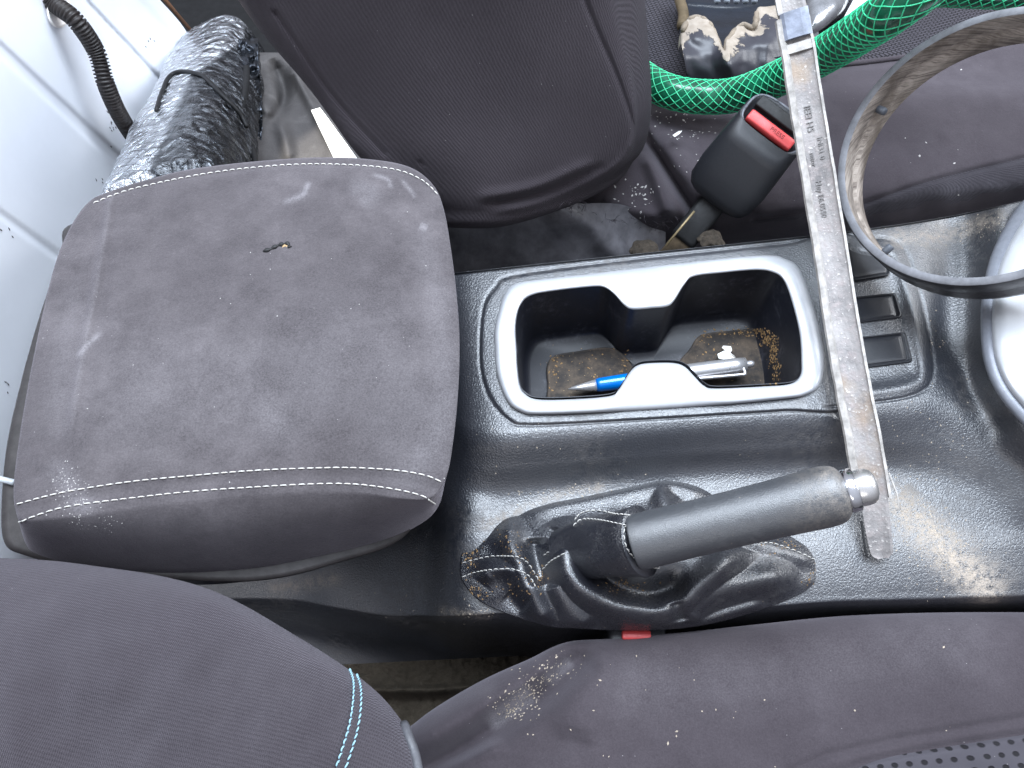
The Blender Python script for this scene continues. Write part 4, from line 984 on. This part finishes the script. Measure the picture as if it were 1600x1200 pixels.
# ------------------------------------------------------------------ driver seat
ds = thing('car_seat', P(800, 1150, -.3), 'dark cloth driver seat with turquoise double stitching on its backrest', 'car seat')
top = [(560, 1200), (610, 1160), (650, 1130), (700, 1092), (760, 1060), (815, 1036), (860, 1012), (905, 1000), (960, 998), (1010, 993), (1060, 989), (1110, 984), (1200, 974), (1300, 964), (1400, 959), (1500, 957), (1600, 957), (1720, 958)]
top = cr(top, 14)
DC = []
for dy, z in ((40, -.20), (8, -.075), (0, -.055), (16, -.040), (50, -.032), (100, -.028), (170, -.028), (260, -.03), (400, -.035)):
    DC.append([(x, y + dy, z - .015 * sstep(900 - x, 0, 300)) for x, y in top])
def dc_d(px, py):
    h = ridge(px, py, [(650, 1215), (720, 1172), (790, 1125), (850, 1080), (905, 1032)], 24, -.020, False)
    h += ridge(px, py, [(640, 1170), (700, 1130), (770, 1092), (830, 1060), (870, 1030)], 24, .008)
    h += ridge(px, py, [(640, 1225), (720, 1192), (790, 1158)], 12, .007)
    h += ridge(px, py, [(900, 1160), (920, 1080), (950, 1020)], 40, .006)
    d, _ = sd(px, py, [(1215, 1215), (1290, 1180), (1400, 1155), (1600, 1122), (1720, 1104)]); h -= np.exp(-(d / 6) ** 2) * .003
    d, _ = sd(px, py, [(1265, 1225), (1350, 1190), (1450, 1170), (1600, 1146), (1720, 1130)]); h -= np.exp(-(d / 5) ** 2) * .003
    return h + vnoise(px, py, 130, 31, 3) * .004
dcush = patch('cushion', DC, 300, 150, SEATS, ds, dc_d)
sheet_on('perforated_insert', [dcush], [[(1290, 1222), (1370, 1188), (1460, 1170), (1600, 1148), (1700, 1133)], [(1290, 1260), (1370, 1250), (1460, 1240), (1600, 1230), (1700, 1220)]], 90, 30, .0012, PERF, ds)
BT = cr([(-160, 868), (0, 872), (80, 876), (160, 886), (280, 906), (370, 940), (470, 998), (545, 1046), (600, 1092), (640, 1148), (662, 1210), (680, 1290)], 16)
DB = []
cB = np.array([100, 1500.])
for k, z in ((.94, -.08), (.985, .03), (1.0, .062), (.985, .082), (.95, .094), (.88, .103), (.75, .11), (.55, .112), (.35, .112)):
    DB.append([(*(cB + (np.array(p) - cB) * k), z) for p in BT])
def db_d(px, py):
    h = ridge(px, py, [(538, 1030), (549, 1070), (546, 1120), (520, 1210)], 4, -.002, False)
    return h + vnoise(px, py, 170, 41, 3) * .004
dback = patch('backrest', DB, 230, 130, fabric('backrest_twill', (.031, .0262, .031), (.060, .053, .059), scale=2400, dist=.00045, blot=(6, .35, .75), amt=.6, rot=.2, sheen=.15), ds, db_d)
stitches('double_stitching', [dback], [(543, 1040), (552, 1065), (552, 1100), (545, 1140), (526, 1200), (520, 1215)], TEAL, dback, .0034, .0028, .00045, .00035)
stitches('double_stitching', [dback], [(556, 1052), (563, 1075), (563, 1110), (556, 1150), (540, 1200), (534, 1215)], TEAL, dback, .0034, .0028, .00045, .00035)
mm = MB(); pts = []
for x, y in cr([(629, 1134), (636, 1155), (645, 1180), (652, 1215)], 12):
    h = hit([dback], x, y)
    if h: pts.append(h[0] + h[1] * .0008)
if len(pts) > 2: mm.tube(np.array(pts), .0028, 8); mm.build('plastic_tab', plain('grey_tab', (.09, .09, .10), .5), dback)
lg = grit('straw_grit', [dcush], [(800, 1098, 26, 14, 60), (830, 1080, 12, 12, 90), (800, 1108, 12, 8, 60), (870, 1045, 18, 14, 50), (850, 1066, 12, 8, 30), (1000, 1090, 160, 50, 40), (1480, 1140, 4, 2, 2)], SAND, .0007)
prop(lg, 'straw coloured grit caught in the fold of the driver seat cushion', 'grit', None, 'stuff')
dust_on(dcush, lambda x, y: ridge(x, y, [(760, 1135), (800, 1105), (835, 1078)], 13, .55) + ridge(x, y, [(850, 1068), (895, 1030)], 9, .3) + ridge(x, y, [(1000, 1060), (1150, 1050), (1500, 1000)], 60, .10, False)
    + ridge(x, y, [(680, 1100), (760, 1075)], 16, .10, False))
dust_on(dback, lambda x, y: x * 0)
# driver buckle: only its red button peeks out
bd = thing('seat_belt_buckle', P(995, 1000, -.09), 'seat belt buckle by the driver seat with only its red button peeking out', 'seat belt buckle')
mm = MB(); mm.box(P(990, 1000, -.075), [RT, np.array([0, 1, 0.]), np.array([0, 0, 1.])], [.020, .010, .022], .003); mm.build('housing', BUCK, bd)
mm = MB(); mm.box(P(994, 993, -.052), [RT, np.array([0, 1, 0.]), np.array([0, 0, 1.])], [.0100, .0030, .003], .001); mm.build('red_button', RED, bd)
# carpeted sill strip in the gap
def cp_d(px, py): return ridge(px, py, [(540, 1078), (700, 1076), (830, 1060)], 6, .008, False) + vnoise(px, py, 14, 51, 3) * .003 - sstep(py, 1080, 1095) * .02
cps = patch('carpet', [[(x, y + (700 - x) * .05, -.20) for x in (480, 560, 640, 720, 800, 880)] for y in (1030, 1044, 1060, 1080, 1105, 1140)], 220, 90, CARPET, None, cp_d)
prop(cps, 'dusty brown carpet strip between console side and driver seat', None, None, 'structure')

# ------------------------------------------------------------------ light
w = D.worlds.new('World'); scn.world = w; w.use_nodes = True
nt = w.node_tree; bg = nt.nodes['Background']
tcw = nt.nodes.new('ShaderNodeTexCoord'); sep = nt.nodes.new('ShaderNodeSeparateXYZ'); nt.links.new(tcw.outputs['Generated'], sep.inputs[0])
rp = nt.nodes.new('ShaderNodeValToRGB'); rp.color_ramp.elements[0].position = .45; rp.color_ramp.elements[0].color = (.22, .22, .25, 1)
rp.color_ramp.elements[1].position = 1; rp.color_ramp.elements[1].color = (.80, .86, 1.0, 1)
mp_ = nt.nodes.new('ShaderNodeMath'); mp_.operation = 'MULTIPLY_ADD'; mp_.inputs[1].default_value = .5; mp_.inputs[2].default_value = .5
nt.links.new(sep.outputs['Z'], mp_.inputs[0]); nt.links.new(mp_.outputs[0], rp.inputs[0]); nt.links.new(rp.outputs[0], bg.inputs['Color'])
bg.inputs['Strength'].default_value = 1.15
def area(name, loc, tgt, sx, sy, power, color):
    l = D.lights.new(name, 'AREA'); l.shape = 'RECTANGLE'; l.size = sx; l.size_y = sy; l.energy = power; l.color = color
    o = D.objects.new(name, l); COL.objects.link(o); o.location = loc
    o.rotation_euler = (Vector(tgt) - Vector(loc)).to_track_quat('-Z', 'Y').to_euler(); return o
area('overhead_sky_light', (.15, .40, 1.5), (.12, .05, 0), 1.35, .95, 62, (.78, .88, 1.0))
area('windscreen_light', (1.5, .45, 1.0), (.1, .05, 0), .9, .7, 24, (.93, .96, 1.0))
area('driver_window_light', (-.3, -1.6, .9), (0, 0, 0), .9, .4, 4, (1, .96, .94))
area('rear_window_light', (-1.1, .15, 1.1), (-.1, .05, 0), .5, .5, 9, (.9, .95, 1))
sp = D.lights.new('sun_patch_light', 'SPOT'); sp.energy = 240; sp.spot_size = math.radians(4.2); sp.spot_blend = .3; sp.color = (1, .97, .88); sp.shadow_soft_size = .01
so = D.objects.new('sun_patch_light', sp); COL.objects.link(so); so.location = (-.35, -.3, 1.2)
so.rotation_euler = (Vector(P(498, 232, -.14)) - so.location).to_track_quat('-Z', 'Y').to_euler()

scn.view_settings.view_transform = 'Standard'; scn.view_settings.look = 'None'; scn.view_settings.exposure = 0; scn.view_settings.gamma = 1
scn.render.engine = 'CYCLES'; scn.cycles.use_denoising = True; scn.cycles.max_bounces = 6; scn.cycles.sample_clamp_indirect = 6
